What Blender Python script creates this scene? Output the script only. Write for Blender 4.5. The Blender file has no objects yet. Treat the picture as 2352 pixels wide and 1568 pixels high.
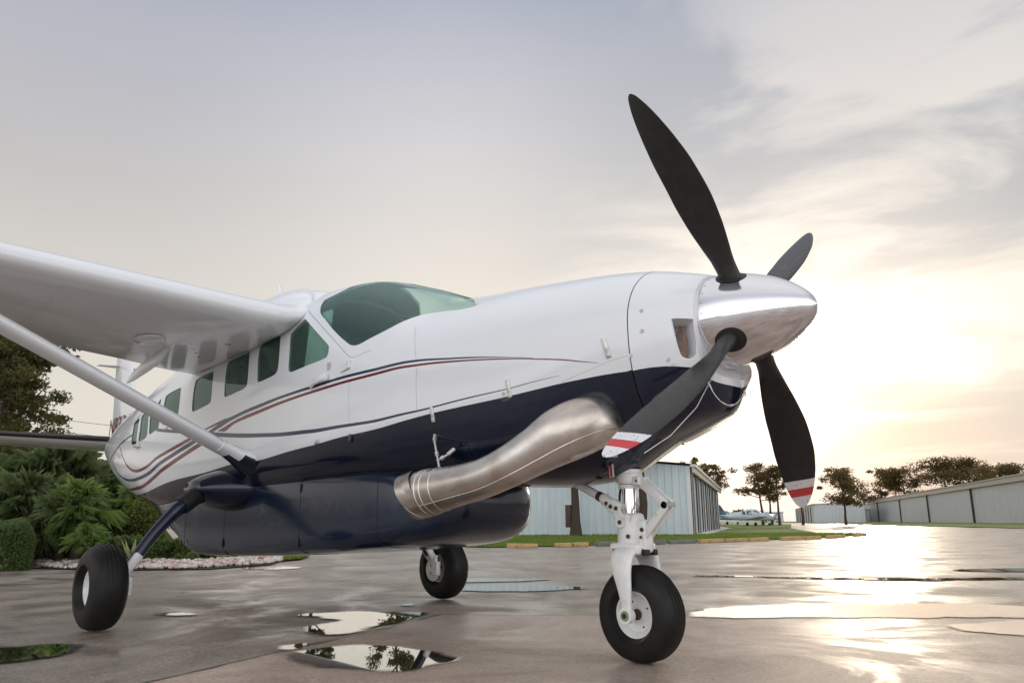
import bpy, bmesh, math, random
import numpy as np
from mathutils import Vector, Matrix, noise
from mathutils.bvhtree import BVHTree
from mathutils.geometry import delaunay_2d_cdt, tessellate_polygon
random.seed(7); rng = random.Random(11)
PI = math.pi
scn = bpy.context.scene
COL = scn.collection

# ------------------------------------------------------------------ camera
CAM = np.array([3.0341, -4.0636, 0.8275]); YAW, PITCH, ROLL, FPX = 2.36522527, 0.226553811, -0.00691856, 1802.018
_F = np.array([math.cos(PITCH)*math.cos(YAW), math.cos(PITCH)*math.sin(YAW), math.sin(PITCH)])
_R = np.array([math.sin(YAW), -math.cos(YAW), 0.0]); _U = np.cross(_R, _F)
_R2 = _R*math.cos(ROLL)+_U*math.sin(ROLL); _U2 = -_R*math.sin(ROLL)+_U*math.cos(ROLL)
cd = bpy.data.cameras.new("Camera"); cam = bpy.data.objects.new("Camera", cd); COL.objects.link(cam)
cam.matrix_world = Matrix(((_R2[0], _U2[0], -_F[0], CAM[0]), (_R2[1], _U2[1], -_F[1], CAM[1]), (_R2[2], _U2[2], -_F[2], CAM[2]), (0, 0, 0, 1)))
cd.sensor_width = 36; cd.lens = FPX/2352*36; cd.clip_start = 0.05; cd.clip_end = 3000
scn.camera = cam

def ray(px, py):
    d = _F*FPX + _R2*(px-1176) + _U2*(784-py); return d/np.linalg.norm(d)
def on(px, py, ax, val):
    d = ray(px, py); t = (val-CAM[ax])/d[ax]; return Vector(CAM+t*d)
def gp(px, py, z=0.0): return on(px, py, 2, z)
def atd(px, dist):                       # ground point in the direction of a photo column at a given distance
    d = ray(px, 1195); h = math.hypot(d[0], d[1]); return (CAM[0]+d[0]/h*dist, CAM[1]+d[1]/h*dist)

# ------------------------------------------------------------------ sky, sun, exposure
SUNDIR = Vector(ray(1960, 850)); SUN_EL = math.asin(SUNDIR.z); SUN_AZ = math.atan2(SUNDIR.y, SUNDIR.x)
w = bpy.data.worlds.new("World"); scn.world = w; w.use_nodes = True
nt = w.node_tree; nt.nodes.clear(); N = nt.nodes.new; Lk = nt.links.new
def wmath(op, a, b=None, c=None, clamp=False):
    n = N('ShaderNodeMath'); n.operation = op; n.use_clamp = clamp
    for i, v in enumerate((a, b, c)):
        if v is None: continue
        if isinstance(v, (int, float)): n.inputs[i].default_value = v
        else: Lk(v, n.inputs[i])
    return n.outputs[0]
def wdot(v):
    n = N('ShaderNodeVectorMath'); n.operation = 'DOT_PRODUCT'; Lk(DIR, n.inputs[0]); n.inputs[1].default_value = v; return n.outputs['Value']
def wmix(f, a, b, mode='MIX'):
    n = N('ShaderNodeMix'); n.data_type = 'RGBA'; n.blend_type = mode
    if isinstance(f, (int, float)): n.inputs[0].default_value = f
    else: Lk(f, n.inputs[0])
    for i, v in ((6, a), (7, b)):
        if isinstance(v, tuple): n.inputs[i].default_value = (*v, 1)
        else: Lk(v, n.inputs[i])
    return n.outputs[2]
def wramp(f, stops):
    n = N('ShaderNodeValToRGB'); Lk(f, n.inputs[0]); e = n.color_ramp.elements
    while len(e) < len(stops): e.new(0.5)
    for k, (p, c) in enumerate(stops): e[k].position = p; e[k].color = (*c, 1)
    return n.outputs[0]
def wsmooth(v, a, b):
    n = N('ShaderNodeMapRange'); n.interpolation_type = 'SMOOTHSTEP'; Lk(v, n.inputs[0]); n.inputs[1].default_value = a; n.inputs[2].default_value = b; return n.outputs[0]
tc = N('ShaderNodeTexCoord'); nv = N('ShaderNodeVectorMath'); nv.operation = 'NORMALIZE'; Lk(tc.outputs['Generated'], nv.inputs[0]); DIR = nv.outputs[0]
sky = N('ShaderNodeTexSky'); sky.sky_type = 'NISHITA'; sky.sun_disc = False; sky.sun_elevation = SUN_EL
sky.sun_rotation = math.radians(90)-SUN_AZ; sky.air_density = 1.5; sky.dust_density = 3
sep = N('ShaderNodeSeparateXYZ'); Lk(DIR, sep.inputs[0]); ZD = sep.outputs[2]
sdot = wmath('MAXIMUM', wdot(tuple(SUNDIR)), 0.0)
base = wramp(ZD, [(0.0, (.95, .88, .79)), (.13, (.93, .87, .78)), (.25, (.86, .80, .72)), (.37, (.67, .64, .62)), (.50, (.54, .55, .62)), (.60, (.42, .47, .59)), (.80, (1.0, 1.02, 1.06)), (1, (1.15, 1.17, 1.2))])  # top stops, above the view, raised as added fill for the ground
mp = N('ShaderNodeMapping'); mp.inputs['Scale'].default_value = (1.3, 1.3, 4.2); mp.inputs['Rotation'].default_value = (.12, .1, .4); Lk(DIR, mp.inputs[0])
n1 = N('ShaderNodeTexNoise'); n1.inputs['Scale'].default_value = 2.1; n1.inputs['Detail'].default_value = 9; n1.inputs['Roughness'].default_value = .55; n1.inputs['Distortion'].default_value = .5; Lk(mp.outputs[0], n1.inputs[0])
n2 = N('ShaderNodeTexNoise'); n2.inputs['Scale'].default_value = 0.9; n2.inputs['Detail'].default_value = 4; Lk(mp.outputs[0], n2.inputs[0])
cl = wsmooth(n1.outputs[0], .42, .60); cl2 = wsmooth(n2.outputs[0], .38, .68)
RIGHT = Vector(ray(2352, 700)); rmask = wsmooth(wdot(tuple(RIGHT)), .80, .985)
cloudc = wmix(cl, (.40, .46, .54), (.90, .87, .84))
c1 = wmix(wmath('MULTIPLY', rmask, .9), base, cloudc)
c2 = wmix(wmath('MULTIPLY', cl2, .42), c1, wmix(.5, base, (.80, .78, .81)))
sdot2 = wmath('MAXIMUM', wdot(tuple(ray(1640, 1010))), 0.0)
sdot3 = wmath('MAXIMUM', wdot(tuple(ray(1000, 520))), 0.0)
g1 = wmath('ADD', wmath('MULTIPLY', wmath('POWER', sdot, 22.0), .13), wmath('MULTIPLY', wmath('POWER', sdot3, 38.0), .20))
g2 = wmath('MULTIPLY', wmath('POWER', sdot, 80.0), .34)
g3 = wmath('MULTIPLY', wmath('POWER', sdot2, 70.0), .50)
n3 = N('ShaderNodeTexNoise'); n3.inputs['Scale'].default_value = 3.0; n3.inputs['Detail'].default_value = 7; mp3 = N('ShaderNodeMapping'); mp3.inputs['Scale'].default_value = (1, 1, 9); Lk(DIR, mp3.inputs[0]); Lk(mp3.outputs[0], n3.inputs[0])
lowr = wmath('MULTIPLY', wsmooth(wdot(tuple(ray(2480, 960))), .955, .993), wmath('MULTIPLY', wsmooth(n3.outputs[0], .36, .52), wsmooth(wmath('MULTIPLY', ZD, -1.0), -.20, -.10)))
gl = wmath('MULTIPLY', wmath('ADD', wmath('ADD', g1, g2), g3), wmath('SUBTRACT', 1.0, wmath('MULTIPLY', lowr, .85)))
glc = N('ShaderNodeVectorMath'); glc.operation = 'SCALE'; glc.inputs[0].default_value = (1.0, .94, .85); Lk(gl, glc.inputs['Scale'])
add = N('ShaderNodeVectorMath'); add.operation = 'ADD'; c3 = wmix(wmath('MULTIPLY', lowr, .8), c2, (.46, .56, .66)); Lk(c3, add.inputs[0]); Lk(glc.outputs[0], add.inputs[1])
# added fill: brighter, cooler sky behind the camera, lifting the near white paint
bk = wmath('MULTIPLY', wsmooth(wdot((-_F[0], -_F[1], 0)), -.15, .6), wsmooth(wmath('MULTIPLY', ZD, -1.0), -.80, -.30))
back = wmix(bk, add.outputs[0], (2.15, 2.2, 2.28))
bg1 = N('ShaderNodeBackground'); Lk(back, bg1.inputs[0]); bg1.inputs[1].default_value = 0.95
bg2 = N('ShaderNodeBackground'); Lk(sky.outputs[0], bg2.inputs[0]); bg2.inputs[1].default_value = 0.06
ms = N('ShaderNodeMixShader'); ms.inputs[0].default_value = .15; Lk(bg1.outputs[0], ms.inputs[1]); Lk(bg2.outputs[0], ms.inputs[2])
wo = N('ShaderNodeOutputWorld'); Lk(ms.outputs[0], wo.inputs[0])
sl = bpy.data.lights.new("Sun", 'SUN'); sl.energy = .65; sl.angle = math.radians(4.0); sl.color = (1, .84, .62)
so = bpy.data.objects.new("Sun", sl); COL.objects.link(so); so.rotation_euler = SUNDIR.to_track_quat('Z', 'Y').to_euler()
scn.view_settings.view_transform = 'Standard'; scn.view_settings.look = 'None'; scn.view_settings.exposure = 0.0; scn.view_settings.gamma = 1
scn.view_settings.use_curve_mapping = False
scn.cycles.max_bounces = 8; scn.cycles.transparent_max_bounces = 12; scn.cycles.sample_clamp_indirect = 6; scn.cycles.use_denoising = True

# ------------------------------------------------------------------ materials
MATS = {}
class NB:
    def __init__(s, name):
        m = bpy.data.materials.new(name); m.use_nodes = True; s.m = m; s.nt = m.node_tree; s.b = s.nt.nodes['Principled BSDF']; s.out = s.nt.nodes['Material Output']
        s.tc = s.nt.nodes.new('ShaderNodeTexCoord'); MATS[name] = m
    def n(s, t, **k):
        x = s.nt.nodes.new(t)
        for a, v in k.items(): setattr(x, a, v)
        return x
    def l(s, a, b): s.nt.links.new(a, b)
    def noise(s, scale, detail=4, rough=.5, sc=(1, 1, 1), dist=0, coord='Object'):
        mp = s.n('ShaderNodeMapping'); mp.inputs['Scale'].default_value = sc; s.l(s.tc.outputs[coord], mp.inputs[0])
        x = s.n('ShaderNodeTexNoise'); x.inputs['Scale'].default_value = scale; x.inputs['Detail'].default_value = detail; x.inputs['Roughness'].default_value = rough; x.inputs['Distortion'].default_value = dist
        s.l(mp.outputs[0], x.inputs[0]); return x.outputs[0]
    def ramp(s, f, stops):
        n = s.n('ShaderNodeValToRGB'); s.l(f, n.inputs[0]); e = n.color_ramp.elements
        while len(e) < len(stops): e.new(.5)
        for k, (p, c) in enumerate(stops):
            e[k].position = p; e[k].color = (*c, 1) if isinstance(c, tuple) else (c, c, c, 1)
        return n.outputs[0]
    def mr(s, f, a, b, c, d):
        n = s.n('ShaderNodeMapRange'); s.l(f, n.inputs[0])
        for i, v in enumerate((a, b, c, d)): n.inputs[1+i].default_value = v
        return n.outputs[0]
    def math(s, op, a, b):
        n = s.n('ShaderNodeMath', operation=op)
        for i, v in enumerate((a, b)):
            if isinstance(v, (int, float)): n.inputs[i].default_value = v
            else: s.l(v, n.inputs[i])
        return n.outputs[0]
    def mix(s, f, a, b):
        n = s.n('ShaderNodeMix', data_type='RGBA')
        if isinstance(f, (int, float)): n.inputs[0].default_value = f
        else: s.l(f, n.inputs[0])
        for i, v in ((6, a), (7, b)):
            if isinstance(v, tuple): n.inputs[i].default_value = (*v, 1)
            else: s.l(v, n.inputs[i])
        return n.outputs[2]
    def set(s, **k):
        nm = dict(color='Base Color', rough='Roughness', metal='Metallic', spec='Specular IOR Level', coat='Coat Weight', crough='Coat Roughness', trans='Transmission Weight', ior='IOR', alpha='Alpha', sheen='Sheen Weight')
        for a, v in k.items():
            i = s.b.inputs[nm[a]]
            if isinstance(v, tuple): i.default_value = (*v, 1)
            elif isinstance(v, (int, float)): i.default_value = v
            else: s.l(v, i)
    def bump(s, h, strength=.3, dist=.01):
        b = s.n('ShaderNodeBump'); b.inputs['Strength'].default_value = strength; b.inputs['Distance'].default_value = dist; s.l(h, b.inputs['Height']); s.l(b.outputs[0], s.b.inputs['Normal'])

def simple(name, color, rough=.5, metal=0, var=.12, vscale=6, coat=0, bump=0, bscale=60, spec=.5, crough=.04):
    b = NB(name); f = b.noise(vscale, 5, .6)
    lo = tuple(c*(1-var) for c in color); hi = tuple(min(1, c*(1+var)) for c in color)
    b.set(color=b.ramp(f, [(.3, lo), (.7, hi)]), metal=metal, coat=coat, crough=crough, spec=spec)
    b.set(rough=b.mr(b.noise(vscale*2.3, 4), .3, .7, max(0.02, rough*.85), min(1, rough*1.15)))
    if bump: b.bump(b.noise(bscale, 3), bump, .004)
    return b.m
M = {}
def paint(name, col, rough=.16, wave=.05, drops=True):
    b = NB(name); f = b.noise(1.3, 5, .6)
    b.set(color=b.ramp(f, [(.25, tuple(c*.95 for c in col)), (.75, col)]), rough=rough, coat=(.5 if name == 'white_paint' else .22), crough=.03, spec=.42)
    v = b.n('ShaderNodeTexVoronoi'); v.inputs['Scale'].default_value = 75; b.l(b.tc.outputs['Object'], v.inputs[0])
    dr = b.mr(v.outputs['Distance'], .0, .16, 1, 0); keep = b.mr(b.noise(9, 3), .55, .65, 0, 1)
    dd = b.math('MULTIPLY', dr, keep)
    h = b.math('ADD', b.math('MULTIPLY', b.noise(2.2, 2), wave*10), b.math('MULTIPLY', dd, .12))
    b.bump(h, .35, .012)
    return b.m
M['white'] = paint('white_paint', (.80, .81, .83))
M['navy'] = paint('navy_paint', (.006, .010, .026), rough=.14, wave=.09)
M['maroon'] = paint('maroon_paint', (.16, .012, .02), rough=.2)
M['stripeblue'] = paint('stripe_blue', (.02, .032, .075), rough=.2)
M['seam'] = simple('seam_grey', (.30, .30, .31), .6)  # grey lines for panel seams and placard print
M['sealgrey'] = simple('window_seal_grey', (.30, .33, .32), .5)
M['podpaint'] = paint('pod_paint', (.008, .016, .036), rough=.16)
M['gear_white'] = None
b = NB('gear_white_paint'); g = b.noise(14, 5, .65); gr = b.ramp(g, [(.30, (.62, .55, .42)), (.38, (.76, .74, .70)), (.6, (.82, .82, .81))]); b.set(color=gr, rough=.35, coat=.2); b.bump(b.noise(40, 3), .1, .003); M['gear_white'] = b.m
b = NB('polished_aluminium'); b.set(color=(.80, .78, .80), metal=1.0)
b.set(rough=b.mr(b.noise(7, 6, .7, (1, 1, 1)), .3, .75, .04, .12)); b.bump(b.noise(30, 3, .5, (14, 1, 1)), .03, .002); M['spin'] = b.m
b = NB('chrome'); b.set(color=(.85, .85, .87), metal=1, rough=.05); b.bump(b.noise(5, 1), .02, .002); M['chrome'] = b.m
b = NB('exhaust_steel'); b.set(color=b.ramp(b.noise(3.5, 6, .6, (1, 1, 1), .5), [(.3, (.46, .39, .33)), (.55, (.66, .61, .56)), (.8, (.76, .72, .68))]), metal=1)
b.set(rough=b.mr(b.noise(9, 5, .7), .3, .7, .24, .40)); b.bump(b.noise(6, 3), .12, .01); M['exh'] = b.m
M['hotsteel'] = simple('heated_steel', (.60, .52, .48), .38, 1, .25, 5)
M['propblack'] = simple('propeller_black', (.020, .018, .018), .40, 0, .3, 12, spec=.5)
M['propwhite'] = None
b = NB('tip_white_worn'); sp = b.ramp(b.noise(95, 3, .7), [(.34, (.12, .12, .12)), (.44, (.72, .72, .72))]); b.set(color=sp, rough=.5); M['propwhite'] = b.m
b = NB('tip_red_worn'); sp = b.ramp(b.noise(95, 3, .7), [(.30, (.12, .09, .09)), (.40, (.55, .045, .05))]); b.set(color=sp, rough=.5); M['propred'] = b.m
M['dark'] = simple('dark_rubber_and_hollow', (.015, .014, .014), .6)
M['boot'] = simple('de_ice_boot', (.015, .015, .015), .35)
b = NB('tyre_rubber'); b.set(color=b.ramp(b.noise(5, 5, .6), [(.3, (.007, .0065, .006)), (.75, (.016, .014, .013))]), rough=b.mr(b.noise(9, 4), .3, .7, .45, .6), spec=.28); b.bump(b.noise(140, 3), .15, .002); M['tyre'] = b.m
b = NB('teal_glass'); b.b.inputs['Transmission Weight'].default_value = 0
gls = b.n('ShaderNodeBsdfGlossy'); gls.inputs['Roughness'].default_value = .02; gls.inputs['Color'].default_value = (.78, 1, .92, 1)
tr = b.n('ShaderNodeBsdfTransparent'); tr.inputs['Color'].default_value = (.72, .85, .81, 1)
fr = b.n('ShaderNodeFresnel'); fr.inputs['IOR'].default_value = 1.52; mx = b.n('ShaderNodeMixShader'); b.l(fr.outputs[0], mx.inputs[0]); b.l(tr.outputs[0], mx.inputs[1]); b.l(gls.outputs[0], mx.inputs[2])
mx2 = b.n('ShaderNodeMixShader'); mx2.inputs[0].default_value = .07; b.l(mx.outputs[0], mx2.inputs[1]); b.l(b.b.outputs[0], mx2.inputs[2]); b.set(color=(.18, .46, .38), rough=.1); b.l(mx2.outputs[0], b.out.inputs[0]); M['glass'] = b.m
M['cabin'] = simple('cabin_lining', (.55, .53, .48), .8)
M['curtain'] = simple('curtain_cloth', (.55, .66, .60), .8)
M['seat'] = simple('dark_seat', (.05, .05, .055), .7)
M['rust'] = simple('rusty_bolt', (.16, .05, .035), .6, 0)
M['redplate'] = simple('red_plate', (.45, .03, .03), .5)
M['placard'] = simple('placard_white', (.62, .64, .62), .5)
M['steel'] = simple('steel_fastener', (.45, .44, .42), .35, 1)
M['latch'] = simple('latch_alloy', (.62, .60, .57), .35, .7, .2, 30)
M['brown'] = simple('brown_sleeve', (.06, .03, .022), .6)
def bark(name, c):
    b = NB(name); f = b.noise(9, 6, .7, (1, 1, .25)); b.set(color=b.ramp(f, [(.3, tuple(x*.5 for x in c)), (.7, c)]), rough=.9); b.bump(f, .9, .05); return b.m
M['bark'] = bark('bark_brown', (.075, .05, .038)); M['barkred'] = bark('bark_reddish', (.10, .055, .035))
def leaf(name, c, c2, trans=.35, sc=.8):
    b = NB(name); f = b.noise(sc, 5, .7); g = b.n('ShaderNodeObjectInfo')
    col = b.ramp(f, [(.3, c), (.7, c2)]); b.set(color=col, rough=.5, spec=.35)
    t = b.n('ShaderNodeBsdfTranslucent'); b.l(col, t.inputs[0]); m = b.n('ShaderNodeMixShader'); m.inputs[0].default_value = trans
    b.l(b.b.outputs[0], m.inputs[1]); b.l(t.outputs[0], m.inputs[2]); b.l(m.outputs[0], b.out.inputs[0]); return b.m
M['pine'] = leaf('pine_needles', (.10, .075, .03), (.22, .15, .055), .6)
M['oak'] = leaf('oak_leaves', (.06, .065, .02), (.17, .155, .05), .5)
M['shrub'] = leaf('shrub_leaves', (.06, .105, .026), (.15, .20, .055), .4, 1.5)
M['hedge'] = leaf('hedge_leaves', (.07, .12, .035), (.15, .20, .065), .35, 2)
M['olive'] = leaf('olive_shrub', (.08, .10, .02), (.16, .17, .045), .4, 1.5)
M['palm'] = leaf('palm_fronds', (.075, .12, .04), (.19, .235, .09), .4, 2)
M['palmlight'] = leaf('young_palm_fronds', (.13, .22, .05), (.25, .33, .09), .4, 2)
M['darktree'] = leaf('dark_far_leaves', (.04, .042, .02), (.08, .08, .035), .3)
M['agave'] = leaf('pale_spiky_leaves', (.30, .30, .14), (.42, .40, .24), .3, 3)
M['reddish'] = leaf('reddish_leaves', (.10, .04, .035), (.14, .09, .06), .3, 3)
M['yellow'] = leaf('yellow_petals', (.55, .35, .02), (.65, .45, .03), .3)
M['grassblade'] = leaf('grass_blades', (.12, .19, .03), (.25, .30, .07), .5, .7)
b = NB('lawn'); b.set(color=b.ramp(b.noise(.9, 8, .75), [(.3, (.10, .15, .03)), (.6, (.18, .22, .055)), (.8, (.25, .23, .10))]), rough=.9); b.bump(b.noise(30, 5), .8, .05); M['lawn'] = b.m
b = NB('garden_soil'); b.set(color=b.ramp(b.noise(4, 8, .7), [(.3, (.02, .016, .01)), (.7, (.06, .05, .03))]), rough=.95); b.bump(b.noise(20, 5), .6, .04); M['soil'] = b.m
b = NB('pale_concrete_path'); b.set(color=b.ramp(b.noise(2, 8, .7), [(.3, (.28, .27, .25)), (.7, (.38, .37, .35))]), rough=.6); b.bump(b.noise(60, 4), .2, .006); M['path'] = b.m
def pebble():
    b = NB('pebble_stone'); o = b.n('ShaderNodeObjectInfo'); f = b.noise(4, 2, .5)
    v = b.n('ShaderNodeTexVoronoi'); v.inputs['Scale'].default_value = 7; b.l(b.tc.outputs['Object'], v.inputs[0])
    s = b.n('ShaderNodeSeparateColor'); b.l(v.outputs['Color'], s.inputs[0])
    b.set(color=b.ramp(s.outputs[0], [(.1, (.62, .58, .54)), (.45, (.60, .46, .40)), (.7, (.42, .24, .18)), (.9, (.66, .64, .60))]), rough=.55); return b.m
M['pebble'] = pebble()
# wet asphalt and concrete
def wet(name, cols, wetscale, r_dry, r_wet, dark=.55, bumps=.35, wl=(.42, .60), aspect=(1, 1, 1)):
    b = NB(name)
    big = b.noise(wetscale, 9, .66, aspect, .5); fine = b.noise(38, 6, .75); grit = b.noise(160, 3, .7)
    wetm = b.mr(big, wl[0], wl[1], 0, 1)
    c = b.ramp(b.math('ADD', b.math('MULTIPLY', fine, .6), b.math('MULTIPLY', grit, .4)), [(.36, cols[0]), (.50, cols[1]), (.66, cols[2])])
    st = b.mr(b.noise(.9, 9, .72, (1, 1, 1), .6), .36, .64, .62, 1.18)
    mul = b.n('ShaderNodeMix', data_type='RGBA', blend_type='MULTIPLY'); mul.inputs[0].default_value = 1; b.l(c, mul.inputs[6])
    k = b.math('MULTIPLY', st, b.mr(wetm, 0, 1, 1, dark)); cc = b.n('ShaderNodeCombineColor'); [b.l(k, cc.inputs[i]) for i in range(3)]; b.l(cc.outputs[0], mul.inputs[7])
    b.set(color=mul.outputs[2]); b.set(rough=b.mr(wetm, 0, 1, r_dry, r_wet), spec=.5)
    cr = b.n('ShaderNodeTexVoronoi', feature='DISTANCE_TO_EDGE'); cr.inputs['Scale'].default_value = .35; b.l(b.tc.outputs['Object'], cr.inputs[0])
    h = b.math('ADD', b.math('MULTIPLY', fine, .6), b.math('MULTIPLY', grit, .5))
    h2 = b.math('MULTIPLY', h, b.mr(wetm, 0, 1, 1, .55))
    b.bump(h2, bumps, .006)
    b.set(coat=b.mr(wetm, 0, 1, .0, .45), crough=b.mr(wetm, 0, 1, .35, .17))
    return b.m
M['tarmac'] = wet('wet_tarmac', ((.10, .080, .064), (.30, .245, .20), (.62, .52, .43)), .85, .6, .28, .66, 1.0)
M['concrete'] = wet('damp_concrete', ((.24, .18, .145), (.43, .33, .27), (.58, .46, .385)), .6, .6, .27, .68, .5, (.46, .68))
b = NB('puddle_water'); b.set(color=(.03, .026, .022), rough=.015, spec=.9, ior=1.5, coat=1.0, crough=.01); b.bump(b.noise(3, 2), .02, .003); M['water'] = b.m
at_ = b.n('ShaderNodeAttribute', attribute_name='shore'); sh = b.math('ADD', at_.outputs['Fac'], b.mr(b.noise(22, 7, .8), .3, .7, -.32, .32)); al = b.mr(sh, .12, .98, 0, 1); b.set(alpha=al)
b = NB('joint_crack'); b.set(color=b.ramp(b.noise(8, 6), [(.35, (.015, .014, .013)), (.7, (.06, .055, .05))]), rough=.3); M['crack'] = b.m
def corrug(name, col, rust=.12):
    b = NB(name); f = b.noise(1.2, 6, .7, (1, 1, .3)); st = b.noise(3, 5, .7, (1, 1, .06))
    c1 = b.ramp(f, [(.3, tuple(c*.86 for c in col)), (.7, col)])
    c2 = b.mix(b.mr(st, .60, .78, 0, rust*3), c1, (.26, .22, .19)); b.set(color=c2, rough=.45, metal=.1); return b.m
M['shedblue'] = corrug('pale_corrugated_metal', (.58, .64, .67)); M['shedgray'] = corrug('grey_corrugated_metal', (.56, .57, .59))
M['shedwhite'] = corrug('white_siding', (.66, .66, .67)); M['fascia'] = corrug('cream_fascia', (.50, .43, .36)); M['darkgap'] = simple('door_gap_dark', (.22, .20, .19), .8)
M['post'] = simple('weathered_brown_post', (.20, .155, .13), .7)
M['roofmetal'] = corrug('roof_sheet', (.45, .45, .43)); M['gutter'] = corrug('white_sill', (.7, .68, .66))
b = NB('yellow_kerb'); b.set(color=b.ramp(b.noise(6, 7, .75), [(.35, (.10, .085, .07)), (.45, (.42, .27, .11)), (.7, (.55, .36, .15))]), rough=.8); b.bump(b.noise(30, 4), .5, .01); M['kerbyellow'] = b.m
M['kerbgrey'] = simple('grey_kerb', (.16, .15, .14), .85, 0, .35, 8)
M['plane2'] = simple('small_plane_paint', (.46, .50, .54), .25, 0, .08, 3, .4); M['plane2dark'] = simple('small_plane_dark', (.03, .05, .06), .3); M['plane2teal'] = simple('small_plane_teal', (.05, .14, .16), .3)
M['roofpale'] = simple('pale_shingle', (.35, .34, .32), .8)
M['honeycomb'] = simple('intake_screen', (.30, .27, .24), .6, .3, .25, 60)
M['wire'] = simple('cable_black', (.02, .02, .02), .6)

# ------------------------------------------------------------------ mesh helpers
WORLD_KIDS = [True]      # True: meshes are given in world coordinates; False: relative to their thing's Empty
def obj(name, verts, faces, mats, parent=None, smooth=True, mi=None, sharp=35):
    me = bpy.data.meshes.new(name); me.from_pydata([tuple(v) for v in verts], [], faces); me.validate(); me.update()
    if not isinstance(mats, (list, tuple)): mats = [mats]
    for m in mats: me.materials.append(m)
    if mi is not None and len(mi) == len(me.polygons): me.polygons.foreach_set('material_index', mi)
    o = bpy.data.objects.new(name, me); COL.objects.link(o)
    if parent is not None:
        o.parent = parent
        if WORLD_KIDS[0] and parent.parent is None: o.matrix_parent_inverse = parent.matrix_world.inverted()
    if smooth: smooth_mesh(me, sharp)
    return o
def smooth_mesh(me, ang=35):
    bm = bmesh.new(); bm.from_mesh(me); lim = math.radians(ang)
    for f in bm.faces: f.smooth = True
    for e in bm.edges:
        if len(e.link_faces) == 2: e.smooth = e.calc_face_angle(0) < lim
    bm.to_mesh(me); bm.free()
def empty(name, loc=(0, 0, 0), rz=0, label=None, cat=None, group=None):
    o = bpy.data.objects.new(name, None); COL.objects.link(o); o.location = loc; o.rotation_euler = (0, 0, rz); o.empty_display_size = .3
    o.matrix_world = Matrix.Translation(loc) @ Matrix.Rotation(rz, 4, 'Z')
    tag(o, label, cat, group); return o
def tag(o, label=None, cat=None, group=None, kind=None):
    if label: o['label'] = label
    if cat: o['category'] = cat
    if group: o['group'] = group
    if kind: o['kind'] = kind
    return o
class MB:
    def __init__(s): s.v = []; s.f = []; s.m = []
    def add(s, vs, fs, m=0):
        b = len(s.v); s.v += [tuple(v) for v in vs]; s.f += [[b+i for i in f] for f in fs]; s.m += [m]*len(fs); return s
    def box(s, c, h, R=None, m=0, bev=0.0):
        c = Vector(c); R = R or Matrix.Identity(3)
        if bev <= 0:
            vs = [c+R@Vector((sx*h[0], sy*h[1], sz*h[2])) for sx in (-1, 1) for sy in (-1, 1) for sz in (-1, 1)]
            return s.add(vs, [(0, 1, 3, 2), (4, 6, 7, 5), (0, 4, 5, 1), (2, 3, 7, 6), (0, 2, 6, 4), (1, 5, 7, 3)], m)
        bm = bmesh.new(); bmesh.ops.create_cube(bm, size=2)
        for v in bm.verts: v.co = Vector((v.co.x*h[0], v.co.y*h[1], v.co.z*h[2]))
        bmesh.ops.bevel(bm, geom=list(bm.edges), offset=bev, segments=3, affect='EDGES', profile=.5)
        bm.verts.index_update(); s.add([c+R@v.co for v in bm.verts], [[v.index for v in f.verts] for f in bm.faces], m); bm.free(); return s
    def tube(s, pts, r, n=12, m=0, cap=True, flat=None):
        pts = [Vector(p) for p in pts]; k = len(pts); r = r if isinstance(r, (list, tuple)) else [r]*k
        vs = []; prev = None
        for i, p in enumerate(pts):
            t = (pts[min(i+1, k-1)]-pts[max(i-1, 0)]).normalized()
            if prev is None:
                a = Vector((0, 0, 1)) if abs(t.z) < .9 else Vector((1, 0, 0)); u = t.cross(a).normalized()
            else: u = (prev-t*prev.dot(t)).normalized()
            prev = u; wv = t.cross(u)
            ru, rw = (r[i], r[i]) if not isinstance(r[i], tuple) else r[i]
            for j in range(n):
                a = 2*PI*j/n; vs.append(p+u*ru*math.cos(a)+wv*rw*math.sin(a))
        fs = [(i*n+j, i*n+(j+1) % n, (i+1)*n+(j+1) % n, (i+1)*n+j) for i in range(k-1) for j in range(n)]
        if cap: fs += [tuple(range(n))[::-1], tuple((k-1)*n+j for j in range(n))]
        return s.add(vs, fs, m)
    def lathe(s, prof, o, ax, n=32, m=0, mf=None):
        o = Vector(o); ax = Vector(ax).normalized(); a = Vector((0, 0, 1)) if abs(ax.z) < .9 else Vector((1, 0, 0)); u = ax.cross(a).normalized(); wv = ax.cross(u)
        vs = [o+ax*x+(u*math.cos(2*PI*j/n)+wv*math.sin(2*PI*j/n))*max(r, 1e-4) for (x, r) in prof for j in range(n)]
        b = len(s.v); s.v += [tuple(v) for v in vs]
        for i in range(len(prof)-1):
            for j in range(n):
                s.f.append([b+i*n+j, b+i*n+(j+1) % n, b+(i+1)*n+(j+1) % n, b+(i+1)*n+j]); s.m.append(mf(i) if mf else m)
        return s
    def build(s, name, mats, parent=None, smooth=True, sharp=35): return obj(name, s.v, s.f, mats, parent, smooth, s.m, sharp)
    def split(s, name, mats, parent=None, smooth=True, sharp=35):   # every loose piece becomes an object of its own
        par = list(range(len(s.v)))
        def fd(i):
            while par[i] != i: par[i] = par[par[i]]; i = par[i]
            return i
        for f in s.f:
            a = fd(f[0])
            for i in f[1:]: par[fd(i)] = a
        gr = {}
        for k, f in enumerate(s.f): gr.setdefault(fd(f[0]), []).append(k)
        out = []
        for ks in gr.values():
            ids = sorted({i for k in ks for i in s.f[k]}); mp = {i: n for n, i in enumerate(ids)}
            out.append(obj(name, [s.v[i] for i in ids], [[mp[i] for i in s.f[k]] for k in ks], mats, parent, smooth, [s.m[k] for k in ks], sharp))
        return out
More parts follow.
